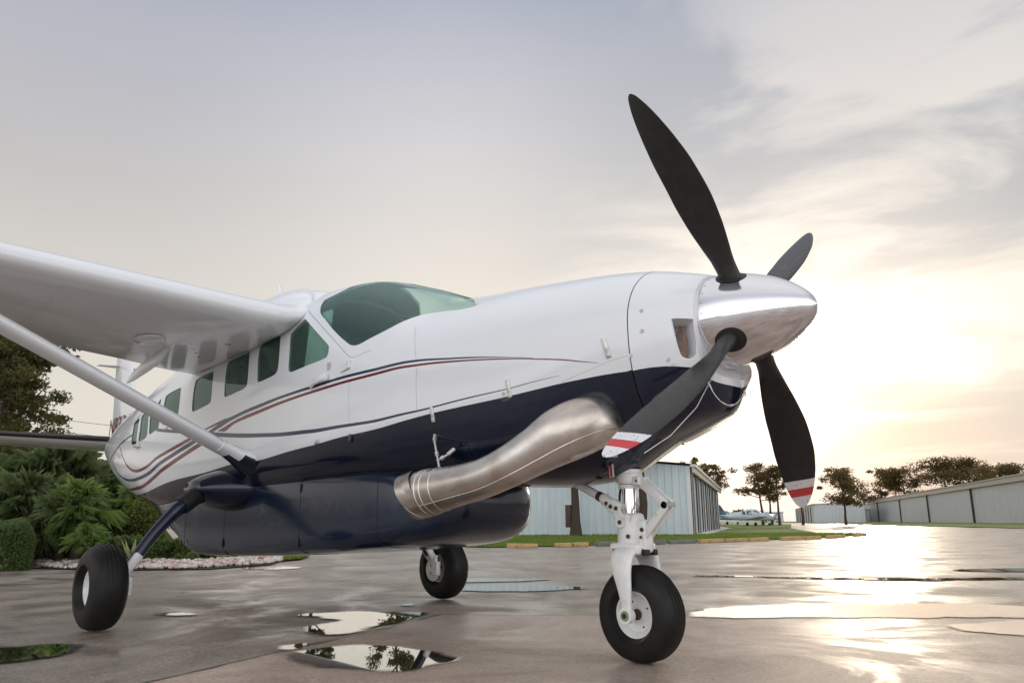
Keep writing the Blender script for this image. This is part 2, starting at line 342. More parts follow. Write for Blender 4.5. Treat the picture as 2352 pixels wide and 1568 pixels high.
def loft(rings, closed=True, cap=True):
    n = len(rings[0]); vs = [p for r in rings for p in r]; fs = []
    for i in range(len(rings)-1):
        for j in range(n if closed else n-1):
            fs.append((i*n+j, i*n+(j+1) % n, (i+1)*n+(j+1) % n, (i+1)*n+j))
    if cap: fs += [tuple(range(n))[::-1], tuple((len(rings)-1)*n+j for j in range(n))]
    return vs, fs
def pchip(xs, ys):
    xs = list(xs); ys = list(ys); n = len(xs); h = [xs[i+1]-xs[i] for i in range(n-1)]; d = [(ys[i+1]-ys[i])/h[i] for i in range(n-1)]
    m = [d[0]]+[0 if d[i-1]*d[i] <= 0 else 2*d[i-1]*d[i]/(d[i-1]+d[i]) for i in range(1, n-1)]+[d[-1]]
    def f(x):
        if x <= xs[0]: return ys[0]
        if x >= xs[-1]: return ys[-1]
        i = 0
        while x > xs[i+1]: i += 1
        t = (x-xs[i])/h[i]; t2 = t*t; t3 = t2*t
        return (2*t3-3*t2+1)*ys[i]+(t3-2*t2+t)*h[i]*m[i]+(-2*t3+3*t2)*ys[i+1]+(t3-t2)*h[i]*m[i+1]
    return f
def smooth_closed(pts, k=6):                      # Catmull-Rom through 2D points (closed)
    out = []; n = len(pts)
    for i in range(n):
        p0, p1, p2, p3 = (pts[(i+j-1) % n] for j in range(4))
        for q in range(k):
            t = q/k; out.append(tuple(.5*((2*p1[a])+(-p0[a]+p2[a])*t+(2*p0[a]-5*p1[a]+4*p2[a]-p3[a])*t*t+(-p0[a]+3*p1[a]-3*p2[a]+p3[a])*t**3) for a in range(len(p1))))
    return out
def smooth_open(pts, k=6):
    out = []; n = len(pts)
    for i in range(n-1):
        p0 = pts[max(i-1, 0)]; p1 = pts[i]; p2 = pts[i+1]; p3 = pts[min(i+2, n-1)]
        for q in range(k):
            t = q/k; out.append(tuple(.5*((2*p1[a])+(-p0[a]+p2[a])*t+(2*p0[a]-5*p1[a]+4*p2[a]-p3[a])*t*t+(-p0[a]+3*p1[a]-3*p2[a]+p3[a])*t**3) for a in range(len(p1))))
    out.append(tuple(pts[-1])); return out

# ------------------------------------------------------------------ ground heights and sheets
DV = Vector((-.4802, .8772)); NVv = Vector((.8772, .4802))
def ss(a, b, x): t = min(1, max(0, (x-a)/(b-a))); return t*t*(3-2*t)
def gz(x, y):
    q = Vector((x-CAM[0], y-CAM[1])); lat = q.dot(NVv); dep = q.dot(DV)
    return .42*max(ss(7, 22, lat)*ss(22, 50, dep), ss(70, 170, dep))
def clip_sheet(name, poly, mat, z, cell=4.0, kind='structure', fade=False):
    """a sheet over a ground polygon that follows the ground height"""
    xs = [p[0] for p in poly]; ys = [p[1] for p in poly]; vs = [Vector((p[0], p[1])) for p in poly]; n0 = len(vs)
    nx = int((max(xs)-min(xs))/cell); ny = int((max(ys)-min(ys))/cell)
    def inside(x, y):
        c = False
        for i in range(n0):
            a = poly[i]; b = poly[i-1]
            if (a[1] > y) != (b[1] > y) and x < (b[0]-a[0])*(y-a[1])/(b[1]-a[1])+a[0]: c = not c
        return c
    for i in range(1, nx):
        for j in range(1, ny):
            x = min(xs)+i*cell+.13; y = min(ys)+j*cell+.07
            if inside(x, y): vs.append(Vector((x, y)))
    r = delaunay_2d_cdt(vs, [], [list(range(n0))], 1, 1e-5)
    o = obj(name, [(p.x, p.y, gz(p.x, p.y)+z) for p in r[0]], [list(f) for f in r[2]], mat, None, False)
    tag(o, kind=kind); return o

# ground to the horizon (tarmac); a fine grid near, coarse far
def ground():
    a = [-700, -400, -250, -180]+[-150+i*6 for i in range(44)]+[130, 200, 400, 700]
    b = [-300, -120, -60, -30]+[-18+i*6 for i in range(44)]+[270, 330, 450, 700]
    vs = [(x, y, gz(x, y)) for x in a for y in b]; nb = len(b)
    fs = [(i*nb+j, (i+1)*nb+j, (i+1)*nb+j+1, i*nb+j+1) for i in range(len(a)-1) for j in range(nb-1)]
    tag(obj('tarmac', vs, fs, M['tarmac']), kind='structure')
ground()
A0 = Vector((-2.88, .786)); e1 = Vector((.775, .632)).normalized(); e2 = Vector((.39, -.92)).normalized()
pad = [A0, A0+e1*16, A0+e1*16+e2*13, A0+e2*13]
clip_sheet('concrete_pad', [tuple(p) for p in pad][::-1], M['concrete'], .004, 2.0)
mb = MB()
for d, L_ in ((e2, 13), (e1, 16)):                 # the open joint along the pad
    pts = []; nrm = Vector((-d.y, d.x)); K = int(L_/.12)
    for i in range(K+1):
        p = A0+d*(L_*i/K); wd = (.016 if d is e2 else .006)*(.5+.9*noise.noise(Vector((p.x*3, p.y*3, 1)))**2*6); off = .012*noise.noise(Vector((p.x*6, p.y*6, 5)))
        pts.append((p+nrm*(off-wd), p+nrm*(off+wd)))
    vs = [(q.x, q.y, .0075) for a in pts for q in a]; mb.add(vs, [(2*i, 2*i+1, 2*i+3, 2*i+2) for i in range(K)])
tag(mb.build('pad_joint', M['crack'], None, False), kind='structure')
def puddle(pix, z=.011, amp=.05, name='puddle'):
    pts = [gp(*p) for p in pix]; pts = [(p.x, p.y) for p in pts]; q = smooth_closed(pts, 10); out = []
    for i, p in enumerate(q):
        d = math.hypot(p[0]-CAM[0], p[1]-CAM[1]); a = amp*min(2.5, d/4)
        nn = noise.fractal(Vector((p[0]*2.2, p[1]*2.2, 3)), 1.0, 2.0, 5); n2 = noise.fractal(Vector((p[0]*2.2, p[1]*2.2, 9)), 1.0, 2.0, 5)
        out.append((p[0]+nn*a, p[1]+n2*a))
    n = len(out); ar = sum(out[k-1][0]*out[k][1]-out[k][0]*out[k-1][1] for k in range(n)); sg = 1 if ar > 0 else -1; rim = []
    for k in range(n):
        a, b_ = out[k-3], out[(k+3) % n]; t = Vector((b_[0]-a[0], b_[1]-a[1])); t = t.normalized() if t.length > 0 else Vector((1, 0)); wd = .05+.17*abs(noise.noise(Vector((out[k][0]*1.7, out[k][1]*1.7, 20))))
        rim.append((out[k][0]+t.y*sg*wd, out[k][1]-t.x*sg*wd))
    vs = [Vector(p) for p in out]; r = delaunay_2d_cdt(vs, [], [list(range(len(vs)))], 1, 1e-5); V = [(p.x, p.y, z) for p in r[0]]; nf = len(V); F = [list(f) for f in r[2]]
    V += [(p[0], p[1], z) for p in out]+[(p[0], p[1], z) for p in rim]; F += [[nf+k, nf+(k+1) % n, nf+n+(k+1) % n, nf+n+k] for k in range(n)]
    me = bpy.data.meshes.new(name); me.from_pydata(V, [], F); at = me.color_attributes.new('shore', 'FLOAT_COLOR', 'POINT'); at.data.foreach_set('color', [c for k in range(len(V)) for c in ((1, 1, 1, 1) if k < nf+n else (0, 0, 0, 1))]); me.materials.append(M['water']); me.update()
    bm = bmesh.new(); bm.from_mesh(me); bmesh.ops.remove_doubles(bm, verts=bm.verts, dist=1e-6)
    for f in bm.faces:
        if f.normal.z < 0: f.normal_flip()
    bm.to_mesh(me); bm.free(); o = bpy.data.objects.new(name, me); COL.objects.link(o); tag(o, kind='structure')
PUD = [
 [(690, 1508), (705, 1497), (760, 1490), (860, 1486), (960, 1496), (1018, 1512), (1010, 1522), (960, 1532), (900, 1540), (830, 1535), (760, 1530), (700, 1520)],
 [(700, 1413), (780, 1408), (900, 1408), (985, 1409), (950, 1417), (880, 1434), (820, 1448), (775, 1456), (730, 1458), (700, 1450), (722, 1441), (775, 1434), (790, 1424), (740, 1417)],
 [(1588, 1414), (1620, 1403), (1700, 1395), (1800, 1390), (1900, 1387), (2100, 1387), (2250, 1391), (2380, 1396), (2600, 1402), (2600, 1421), (2352, 1419), (1900, 1418), (1640, 1418)],
 [(2190, 1440), (2250, 1433), (2400, 1428), (2560, 1440), (2500, 1465), (2352, 1461), (2270, 1455)],
 [(1062, 1330), (1110, 1329), (1250, 1331), (1170, 1336), (1062, 1337)],
 [(1040, 1348), (1200, 1344), (1340, 1350), (1290, 1355), (1180, 1358), (1050, 1356)],
 [(-160, 1497), (0, 1492), (60, 1487), (150, 1484), (162, 1492), (130, 1506), (60, 1516), (0, 1522), (-120, 1532)],
 [(1600, 1322), (1800, 1326), (2100, 1329), (2352, 1326), (2600, 1325), (2600, 1330), (2352, 1331), (2100, 1333), (1900, 1330), (1700, 1326)],
 [(2200, 1310), (2290, 1306), (2600, 1305), (2600, 1311), (2300, 1313)],
 [(560, 1305), (620, 1302), (690, 1303), (640, 1308)], [(920, 1390), (932, 1388), (945, 1390), (932, 1392)], [(360, 1413), (410, 1410), (440, 1412), (400, 1415)],
 [(640, 1491), (664, 1484), (690, 1481), (670, 1491), (650, 1494)], [(2460, 1380), (2600, 1372), (2600, 1384)],
]
for k, p in enumerate(PUD): puddle(p, amp=.05 if k not in (4, 5, 7, 8) else .04)

# ------------------------------------------------------------------ THE AEROPLANE
AC = empty('turboprop_airplane', (0, 0, 0), 0, 'large white and navy high-wing turboprop airplane with belly pod standing on wet tarmac', 'airplane')
#   x      zb     zt     w      zc    ntop nbot
ST = [(-9.95, 1.94, 2.04, .05, 1.99, 2.0, 2.0), (-9.6, 1.83, 2.06, .17, 1.95, 2.0, 2.0), (-9.2, 1.68, 2.08, .30, 1.90, 2.1, 2.1), (-8.6, 1.47, 2.23, .46, 1.86, 2.1, 2.3),
      (-8.0, 1.28, 2.39, .60, 1.81, 2.1, 2.5), (-7.4, 1.13, 2.51, .70, 1.79, 2.1, 2.8), (-6.8, 1.04, 2.64, .765, 1.76, 2.3, 3.1), (-6.2, .99, 2.75, .80, 1.72, 2.5, 3.6), (-5.5, 1.02, 2.85, .81, 1.70, 2.8, 4.2),
      (-4.6, 1.07, 2.90, .81, 1.70, 3.0, 4.5), (-3.6, 1.10, 2.93, .81, 1.70, 2.9, 4.5), (-3.05, 1.11, 2.985, .81, 1.70, 2.6, 4.5), (-2.6, 1.12, 2.965, .805, 1.70, 2.35, 4.3),
      (-2.2, 1.12, 2.845, .79, 1.72, 2.2, 4.0), (-1.8, 1.11, 2.70, .765, 1.75, 2.1, 3.7), (-1.45, 1.10, 2.565, .735, 1.80, 2.1, 3.4), (-1.1, 1.08, 2.515, .70, 1.84, 2.1, 3.2), (-.6, 1.06, 2.475, .64, 1.88, 2.15, 2.8),
      (-.25, 1.075, 2.445, .59, 1.91, 2.1, 2.35), (-.1, 1.10, 2.43, .565, 1.92, 2.1, 2.2), (.1, 1.20, 2.405, .53, 1.93, 2.1, 2.15), (.25, 1.275, 2.38, .50, 1.94, 2.1, 2.15), (.35, 1.32, 2.36, .478, 1.95, 2.1, 2.4), (.45, 1.36, 2.335, .45, 1.96, 2.05, 2.3),
      (.55, 1.41, 2.305, .41, 1.97, 2.0, 2.2), (.62, 1.445, 2.285, .365, 1.975, 2.0, 2.15), (.685, 1.48, 2.262, .315, 1.975, 2.0, 2.1)]
PF = [pchip([s[0] for s in ST], [s[k] for s in ST]) for k in range(1, 7)]
def sec(x): return [f(x) for f in PF]
def S(x, phi, side=-1, off=0.0):
    zb, zt, w_, zc, nt_, nb_ = sec(x)
    h, n_ = (zt-zc, nt_) if phi >= 0 else (zc-zb, nb_)
    c, s_ = abs(math.cos(phi)), abs(math.sin(phi))
    r = ((c/w_)**n_+(s_/h)**n_)**(-1/n_)
    return Vector((x, side*(r+off)*c, zc+math.copysign((r+off)*s_, phi)))
_gx = [.685-i*.04 for i in range(30)]+[-.5-i*.06 for i in range(158)]; _gp = [math.radians(-90+i*2) for i in range(91)]
_v = []; _f = []
for x in _gx:
    for p in _gp: _v.append(S(x, p))
for i in range(len(_gx)-1):
    for j in range(90): _f.append((i*91+j, i*91+j+1, (i+1)*91+j+1, (i+1)*91+j))
BV = BVHTree.FromPolygons(_v, _f)
MISS = []
def hit(px, py):
    """photo pixel -> (x, phi) on the starboard fuselage skin"""
    for dx in (0, 1, -1, 2, -2, 4, -4, 7, -7, 11, -11, 16, -16, 24, -24):
        for sgn in ((0, 0), (1, 0), (0, 1)):
            q = ray(px+(dx if sgn[0] else 0), py+(dx if sgn[1] or sgn == (0, 0) else 0))
            r = BV.ray_cast(Vector(CAM), Vector(q))
            if r[0] is not None:
                if dx: MISS.append((px, py, dx))
                p = r[0]; zc = sec(p.x)[3]; return (p.x, math.atan2(p.z-zc, -p.y))
    MISS.append((px, py, 'none')); return None
def Z1(p): return ((1400+p[0]/1.96)/1.0884, (200+p[1]/1.96)/1.0884)
def Z2(p): return ((1400+p[0]/2.413)/1.0884, (600+p[1]/2.413)/1.0884)
def Z3(p): return ((700+p[0]/3.136)/1.0884, (650+p[1]/3.136)/1.0884)
def Z4(p): return ((200+p[0]/2.413)/1.0884, (750+p[1]/2.413)/1.0884)
def Z6(p): return ((240+p[0]/4.125)/1.0884, (880+p[1]/4.125)/1.0884)
def HT(zf, pts): return [h for h in (hit(*zf(p)) for p in pts) if h]
YS = .8
def P2(xp): return (xp[0], xp[1]*YS)
def band(zf, top, bot, k=5):
    a = smooth_open([P2(h) for h in HT(zf, top)], k); b_ = smooth_open([P2(h) for h in HT(zf, bot)], k); return a+b_[::-1]
def line(zf, pts, w0, k=6, w1=None):            # a stripe of given half width (metres) about a traced centre line
    c = smooth_open([P2(h) for h in HT(zf, pts)], k); out = []; back = []; n = len(c)
    for i, p in enumerate(c):
        a = c[max(0, i-1)]; b_ = c[min(n-1, i+1)]; t = Vector((b_[0]-a[0], b_[1]-a[1])); t.normalize(); nn = Vector((-t.y, t.x)); ww = w0 if w1 is None else w0+(w1-w0)*i/(n-1)
        out.append((p[0]+nn.x*ww, p[1]+nn.y*ww)); back.append((p[0]-nn.x*ww, p[1]-nn.y*ww))
    return out+back[::-1]

def in_poly(p, poly):
    c = False
    for i in range(len(poly)):
        a = poly[i]; b_ = poly[i-1]
        if (a[1] > p[1]) != (b_[1] > p[1]) and p[0] < (b_[0]-a[0])*(p[1]-a[1])/(b_[1]-a[1])+a[0]: c = not c
    return c
# windows (traced outlines)
WIN = {
 'w1': HT(Z3, [(200, 466), (215, 478), (300, 577), (375, 662), (382, 705), (372, 745), (345, 773), (220, 823), (100, 873), (75, 872), (66, 850), (75, 700), (83, 590), (97, 562), (185, 470)]),
 'w2': HT(Z4, [(1203, 214), (1209, 228), (1203, 320), (1195, 405), (1183, 438), (1160, 457), (1085, 492), (1070, 487), (1070, 440), (1082, 300), (1098, 268), (1140, 240), (1190, 217)]),
 'w3': HT(Z4, [(1018, 311), (1023, 325), (1017, 410), (1008, 505), (990, 532), (940, 557), (885, 581), (871, 576), (872, 530), (888, 390), (905, 364), (950, 342), (1008, 315)]),
 'w4': HT(Z4, [(802, 427), (806, 440), (798, 520), (790, 605), (775, 626), (735, 648), (690, 670), (677, 666), (677, 625), (695, 500), (710, 475), (750, 452), (795, 430)]),
 'w5': HT(Z4, [(605, 529), (609, 540), (601, 620), (590, 695), (577, 718), (545, 735), (508, 752), (498, 748), (500, 710), (513, 595), (527, 572), (560, 550), (598, 531)]),
}
def quad_win(x0, x1, z0, z1, r=.06):            # the far ones in the passenger door, rounded rectangles on the skin
    pts = []
    for cx, cz, a0 in ((x1-r, z1-r, 0), (x0+r, z1-r, 90), (x0+r, z0+r, 180), (x1-r, z0+r, 270)):
        for k in range(5):
            a = math.radians(a0+k*22.5); pts.append((cx+r*math.cos(a), cz+r*math.sin(a)))
    out = []
    for x, z in pts:
        zc = sec(x)[3]; lo, hi = -1.4, 1.4
        for _ in range(30):
            m_ = (lo+hi)/2
            if S(x, m_).z < z: lo = m_
            else: hi = m_
        out.append((x, lo))
    return out
for k, (a, b_) in enumerate(((-6.16, -6.00), (-5.92, -5.62), (-5.52, -5.22))):
    pass
WIN['w6'] = HT(Z6, [(672, 488), (640, 525), (590, 590), (562, 640), (552, 740), (548, 840), (570, 838), (620, 800), (645, 770), (655, 660)])
WIN['w7'] = HT(Z6, [(542, 622), (515, 628), (480, 652), (466, 690), (452, 800), (438, 912), (470, 910), (515, 878), (528, 840), (538, 720)])
WIN['w8'] = HT(Z6, [(448, 682), (420, 700), (396, 732), (382, 800), (366, 905), (366, 950), (404, 954), (415, 925), (430, 800)])
ws_near = HT(Z3, [(352, 310), (325, 350), (316, 385), (322, 425), (370, 485), (480, 608), (545, 660), (585, 669), (625, 658), (700, 617), (850, 540), (1000, 466), (1150, 421), (1300, 400), (1395, 391), (1480, 374), (1540, 357)])
ws_top = HT(Z3, [(655, 164), (560, 191), (450, 246)])
PHM = math.radians(88.4)
ws_poly = ws_near+[(-1.50, PHM), (-1.9, PHM), (-2.3, PHM), (-2.62, PHM)]+[(-2.70, math.radians(80)), (-2.76, math.radians(72))]
FEAT = []                                        # (polygon in (x, phi*YS), kind) ; kind: hole or material index
for k in ('w1', 'w2', 'w3', 'w4', 'w5', 'w6', 'w7', 'w8'):
    if len(WIN[k]) >= 4: FEAT.append((smooth_closed([P2(h) for h in WIN[k]], 4), 'hole', k))
WSP = smooth_open([P2(h) for h in ws_near], 4)+[P2(h) for h in ws_poly[len(ws_near):]]
FEAT.append((WSP, 'hole', 'ws'))
# navy belly: everything under the traced line
edge = HT(Z4, [(340, 1172), (500, 1110), (750, 1040), (930, 985), (1080, 965), (1300, 900)])+HT(Z3, [(500, 1380), (1000, 1250), (1500, 1130), (2000, 1015)])+HT(Z2, [(0, 865), (250, 815), (480, 778)])
edge.sort(key=lambda h: h[0])
ed = smooth_open([P2(h) for h in edge], 5)
xr = ed[-1]; xl = ed[0]
SEAMX = .345
lo_ = -PI/2*YS-.02
FEAT.append(([(xl[0]-.85, lo_), (xl[0]-.6, -1.22*YS)]+[p for p in ed if p[0] < .33]+[(.36, [p for p in ed if p[0] < .33][-1][1]), (.36, lo_)], 2, 'belly'))
# stripes
def mk(poly, mat): FEAT.append((poly, mat, 'stripe'))
ID = lambda p: p
def J(*a):
    out = []
    for zf, pts in a: out += [zf(p) for p in pts]
    return out
mk(band(ID, J((Z3, [(1990, 768), (1900, 762), (1700, 757), (1500, 757), (1300, 766), (1070, 779), (850, 819), (620, 875), (400, 935), (250, 983), (0, 1065)]), (Z4, [(1100, 619), (1000, 660), (930, 694), (885, 714), (830, 750), (770, 795)])),
            J((Z3, [(1990, 770), (1900, 767), (1700, 764), (1500, 769), (1300, 780), (1070, 797), (850, 841), (620, 897), (400, 957), (250, 1006), (0, 1088)]), (Z4, [(1100, 641), (1000, 682), (930, 716), (890, 739), (845, 769), (795, 800)]))), 4)
mk(band(ID, J((Z1, [(186, 1384), (100, 1376), (0, 1366)]), (Z3, [(1900, 769), (1700, 770), (1500, 778), (1300, 790), (1070, 814), (850, 852), (620, 914), (400, 975), (250, 1022), (0, 1107)]), (Z4, [(1100, 652), (1000, 693), (930, 727), (880, 758), (826, 790)])),
            J((Z1, [(190, 1386), (100, 1381), (0, 1373)]), (Z3, [(1900, 777), (1700, 781), (1500, 790), (1300, 806), (1070, 832), (850, 874), (620, 935), (400, 997), (250, 1044), (0, 1131)]), (Z4, [(1100, 674), (1000, 715), (930, 747), (880, 788), (850, 792)]))), 3)
mk(band(Z4, [(880, 712), (810, 745), (738, 784)], [(885, 722), (815, 757), (752, 786)]), 3)
mk(band(ID, J((Z3, [(2190, 903), (1950, 960), (1810, 998), (1500, 1068), (1200, 1144), (1070, 1175), (800, 1236), (500, 1286), (250, 1325), (0, 1350)]), (Z4, [(1100, 801), (1000, 803), (900, 801), (800, 795), (700, 790), (600, 782), (460, 772)])),
            J((Z3, [(2190, 906), (1950, 966), (1810, 1005), (1500, 1079), (1200, 1158), (1070, 1191), (800, 1258), (500, 1311), (250, 1355), (0, 1382)]), (Z4, [(1100, 826), (1000, 829), (900, 827), (800, 822), (700, 812), (600, 803), (460, 790)]))), 4)
mk(line(Z4, [(690, 822), (560, 895), (465, 950), (420, 990), (370, 1022), (330, 1030), (295, 1010), (262, 955), (240, 885)], .020, 5, .012), 3)
mk(line(Z4, [(715, 835), (580, 920), (480, 985), (420, 1040), (360, 1072), (320, 1085), (275, 1080), (235, 1050), (205, 1000), (192, 965)], .024, 5, .010), 4)
mk(line(Z4, [(735, 862), (600, 950), (500, 1020), (450, 1065), (390, 1115), (330, 1138), (290, 1138), (240, 1115), (190, 1065)], .024, 5, .012), 3)
mk(line(Z4, [(318, 812), (270, 845), (230, 885), (200, 930), (180, 975)], .016, 5, .010), 4)
FEAT.append((line(Z3, [(222, 400), (300, 487), (400, 600), (480, 690), (560, 763), (640, 735), (715, 705)], .0025, 3), 5, 'seam'))
FEAT.append((line(Z3, [(5, 580), (110, 490), (212, 394)], .0025, 3), 5, 'seam'))
FEAT.append((line(Z3, [(214, 388), (250, 330), (270, 262)], .0022, 3), 5, 'seam'))
FEAT.append((line(Z3, [(1065, 520), (1068, 770)], .0016, 3), 5, 'seam'))
FEAT.append((line(Z3, [(1070, 840), (1072, 1170)], .0016, 3), 5, 'seam'))
FEAT.append((line(Z3, [(540, 960), (545, 1280)], .0016, 3), 5, 'seam'))
FEAT.append((line(Z2, [(10, 855), (150, 795), (300, 730), (428, 690)], .0016, 3), 5, 'seam'))

def skin_mesh(x0, x1, side, holes_ok, feats, dx=.06, dphi=3):
    """triangulate the skin in (x, phi) with the traced outlines as exact edges"""
    pts = []; faces = []; edges = []
    nx = max(2, int(round((x1-x0)/dx))); npz = int(180/dphi)
    for i in range(nx+1):
        for j in range(npz+1):
            pts.append(Vector((x0+(x1-x0)*i/nx, (-PI/2+PI*j/npz)*YS)))
    W_ = npz+1
    edges += [(i*W_, (i+1)*W_) for i in range(nx)]+[(i*W_+npz, (i+1)*W_+npz) for i in range(nx)]+[(j, j+1) for j in range(npz)]+[(nx*W_+j, nx*W_+j+1) for j in range(npz)]
    use = []
    for poly, kind, nm in feats:
        pl = [(min(max(p[0], x0), x1), min(max(p[1], -PI/2*YS), PI/2*YS)) for p in poly]
        if max(p[0] for p in pl)-min(p[0] for p in pl) < 1e-4: continue
        b0 = len(pts); q = []
        for p in pl:
            if not q or (abs(p[0]-q[-1][0])+abs(p[1]-q[-1][1])) > 1e-5: q.append(p)
        pts += [Vector(p) for p in q]; edges += [(b0+k, b0+(k+1) % len(q)) for k in range(len(q))]; use.append((q, kind))
    r = delaunay_2d_cdt(pts, edges, [], 0, 1e-6, False)
    V2 = r[0]; T = []; MI = []
    for f in r[2]:
        c = (sum(V2[i].x for i in f)/len(f), sum(V2[i].y for i in f)/len(f)); k = 0; hole = False
        for q, kind in use:
            if kind == 'hole':
                if in_poly(c, q): hole = True; break
            elif in_poly(c, q):
                if kind != 5 or k == 0: k = kind
        if hole: continue
        T.append(list(f) if side < 0 else list(f)[::-1]); MI.append(k)
    return [S(p.x, p.y/YS, side) for p in V2], T, MI
def both(x0, x1, feats, name, mats, parent, thick=.03, dx=.06, dphi=3):
    va, fa, ma = skin_mesh(x0, x1, -1, True, feats, dx, dphi); vb, fb, mb_ = skin_mesh(x0, x1, 1, True, feats, dx, dphi)
    n0 = len(va); me = bpy.data.meshes.new(name)
    o = None
    me.from_pydata([tuple(v) for v in va+vb], [], fa+[[i+n0 for i in f] for f in fb])
    for m_ in mats: me.materials.append(m_)
    me.polygons.foreach_set('material_index', ma+mb_)
    bm = bmesh.new(); bm.from_mesh(me); bmesh.ops.remove_doubles(bm, verts=bm.verts, dist=1e-5); bmesh.ops.dissolve_degenerate(bm, edges=bm.edges, dist=1e-6)
    used = [v for v in bm.verts if not v.link_faces]; bmesh.ops.delete(bm, geom=used, context='VERTS')
    bmesh.ops.recalc_face_normals(bm, faces=bm.faces)
    # outward check
    s_ = sum((1 if f.normal.dot(f.calc_center_median()-Vector((f.calc_center_median().x, 0, sec(f.calc_center_median().x)[3]))) > 0 else -1) for f in list(bm.faces)[::50])
    if s_ < 0: bmesh.ops.reverse_faces(bm, faces=bm.faces)
    for f in bm.faces: f.smooth = True
    bm.to_mesh(me); bm.free()
    o = bpy.data.objects.new(name, me); COL.objects.link(o); o.parent = parent
    if thick:                                    # inner lining and the cut edge round each opening
        mL = MB()
        for side in (-1, 1):
            vl, fl_, _ml = skin_mesh(x0, x1, side, True, [f for f in feats if f[1] == 'hole'], .15, 6)
            zc_of = lambda p: sec(p.x)[3]
            ll = []
            for p in vl:
                ph = math.atan2(p.z-zc_of(p), abs(p.y)) if abs(p.y) > 1e-6 else math.copysign(PI/2, p.z-zc_of(p)); ll.append(S(p.x, ph, side, -thick))
            mL.add(ll, [f[::-1] for f in fl_])
        lo = mL.build('cabin_lining' if name == 'fuselage' else 'cowl_lining', mats[1], o, True, 60)
        mR = MB()
        for poly, kind, nm in feats:
            if kind != 'hole': continue
            for side in (-1, 1):
                a = [S(p[0], p[1]/YS, side, .0) for p in poly]; b_ = [S(p[0], p[1]/YS, side, -thick) for p in poly]; mR.add(a+b_, [(k, (k+1) % len(a), len(a)+(k+1) % len(a), len(a)+k) for k in range(len(a))])
        for q in mR.split('window_surround' if name == 'fuselage' else 'inlet_rim', M['sealgrey'] if name == 'fuselage' else mats[0], o, True, 50): pass
    return o
FM = [M['white'], M['cabin'], M['navy'], M['maroon'], M['stripeblue'], M['seam']]
fus = both(-9.95, SEAMX-.003, FEAT, 'fuselage', FM, AC, .03)
# nose bowl, with the side air inlet cut into it
inl = HT(Z2, [(672, 492), (668, 480), (690, 472), (790, 474), (805, 482), (812, 520), (830, 600), (850, 655), (820, 690), (780, 720), (740, 712), (722, 690), (700, 620)])
nbF = [(smooth_closed([P2(h) for h in inl], 3), 'hole', 'inlet')]
e2b = [(h[0], h[1]) for h in HT(Z2, [(480, 778), (560, 766), (640, 760), (720, 762), (800, 768)])]; e2b.sort(key=lambda h: h[0])
belly_nb = [(SEAMX-.02, lo_), (SEAMX-.02, [p for p in ed if p[0] < .36][-1][1])]+[P2(h) for h in e2b if h[0] > SEAMX]+[(.70, e2b[-1][1]*YS-.02), (.70, lo_)]
nbF.append((belly_nb, 2, 'belly'))
nose = both(SEAMX+.003, .685, nbF, 'nose_bowl', FM, AC, .012, .03, 3)
mb = MB()                                        # dark backing inside the seam and behind the inlet
rg = [[S(x, math.radians(a), -1, -.02) for a in range(-90, 91, 6)]+[S(x, math.radians(a), 1, -.02) for a in range(90, -91, -6)][1:-1] for x in (SEAMX-.06, SEAMX+.06)]
mb.add(*loft(rg, True, True)); mb.build('cowl_bulkhead', M['dark'], AC)
mb = MB(); 
rg = [[S(.684, math.radians(a), -1) for a in range(-90, 91, 6)]+[S(.684, math.radians(a), 1) for a in range(90, -91, -6)][1:-1]]
rg.append([Vector((.690, p.y*.9, 1.975+(p.z-1.975)*.9)) for p in rg[0]]); rg.append([Vector((.66, p.y*.8, 1.975+(p.z-1.975)*.8)) for p in rg[0]])
mb.add(*loft(rg, True, True)); mb.build('nose_ring', M['white'], AC)
ic = [S(p[0], p[1]/YS) for p in nbF[0][0]]
cin = sum(ic, Vector())/len(ic)
mb = MB()
r0 = [Vector(p) for p in ic]; inward = Vector((-.75, .62, 0)).normalized()
r1 = [p+inward*.05+(cin-p)*.06 for p in r0]; r2 = [p+inward*.11+(cin-p)*.16 for p in r0]
mb.add(*loft([r0, r1, r2], True, False), 0); mb.add(r2, [tuple(range(len(r2)))], 1)
inlet = mb.build('air_inlet', [M['white'], M['honeycomb']], AC)
pa = cin+inward*.10+Vector((.005, 0, .10)); pb = cin+inward*.10+Vector((.045, -.03, -.12))
mb = MB(); mb.tube([pa, (pa+pb)/2+Vector((.012, 0, 0)), pb], .0022, 8); mb.build('inlet_seal', simple('orange_seal', (.60, .10, .03), .5), inlet)
mb = MB()                                        # grey screen plate in the forward-facing inlet
mb.add([pa+Vector((-.09, .0, .01)), pa+Vector((0, 0, .01)), pb, pb+Vector((-.075, .02, -.03))], [(0, 1, 2, 3)]); mb.build('inlet_screen', M['honeycomb'], inlet)

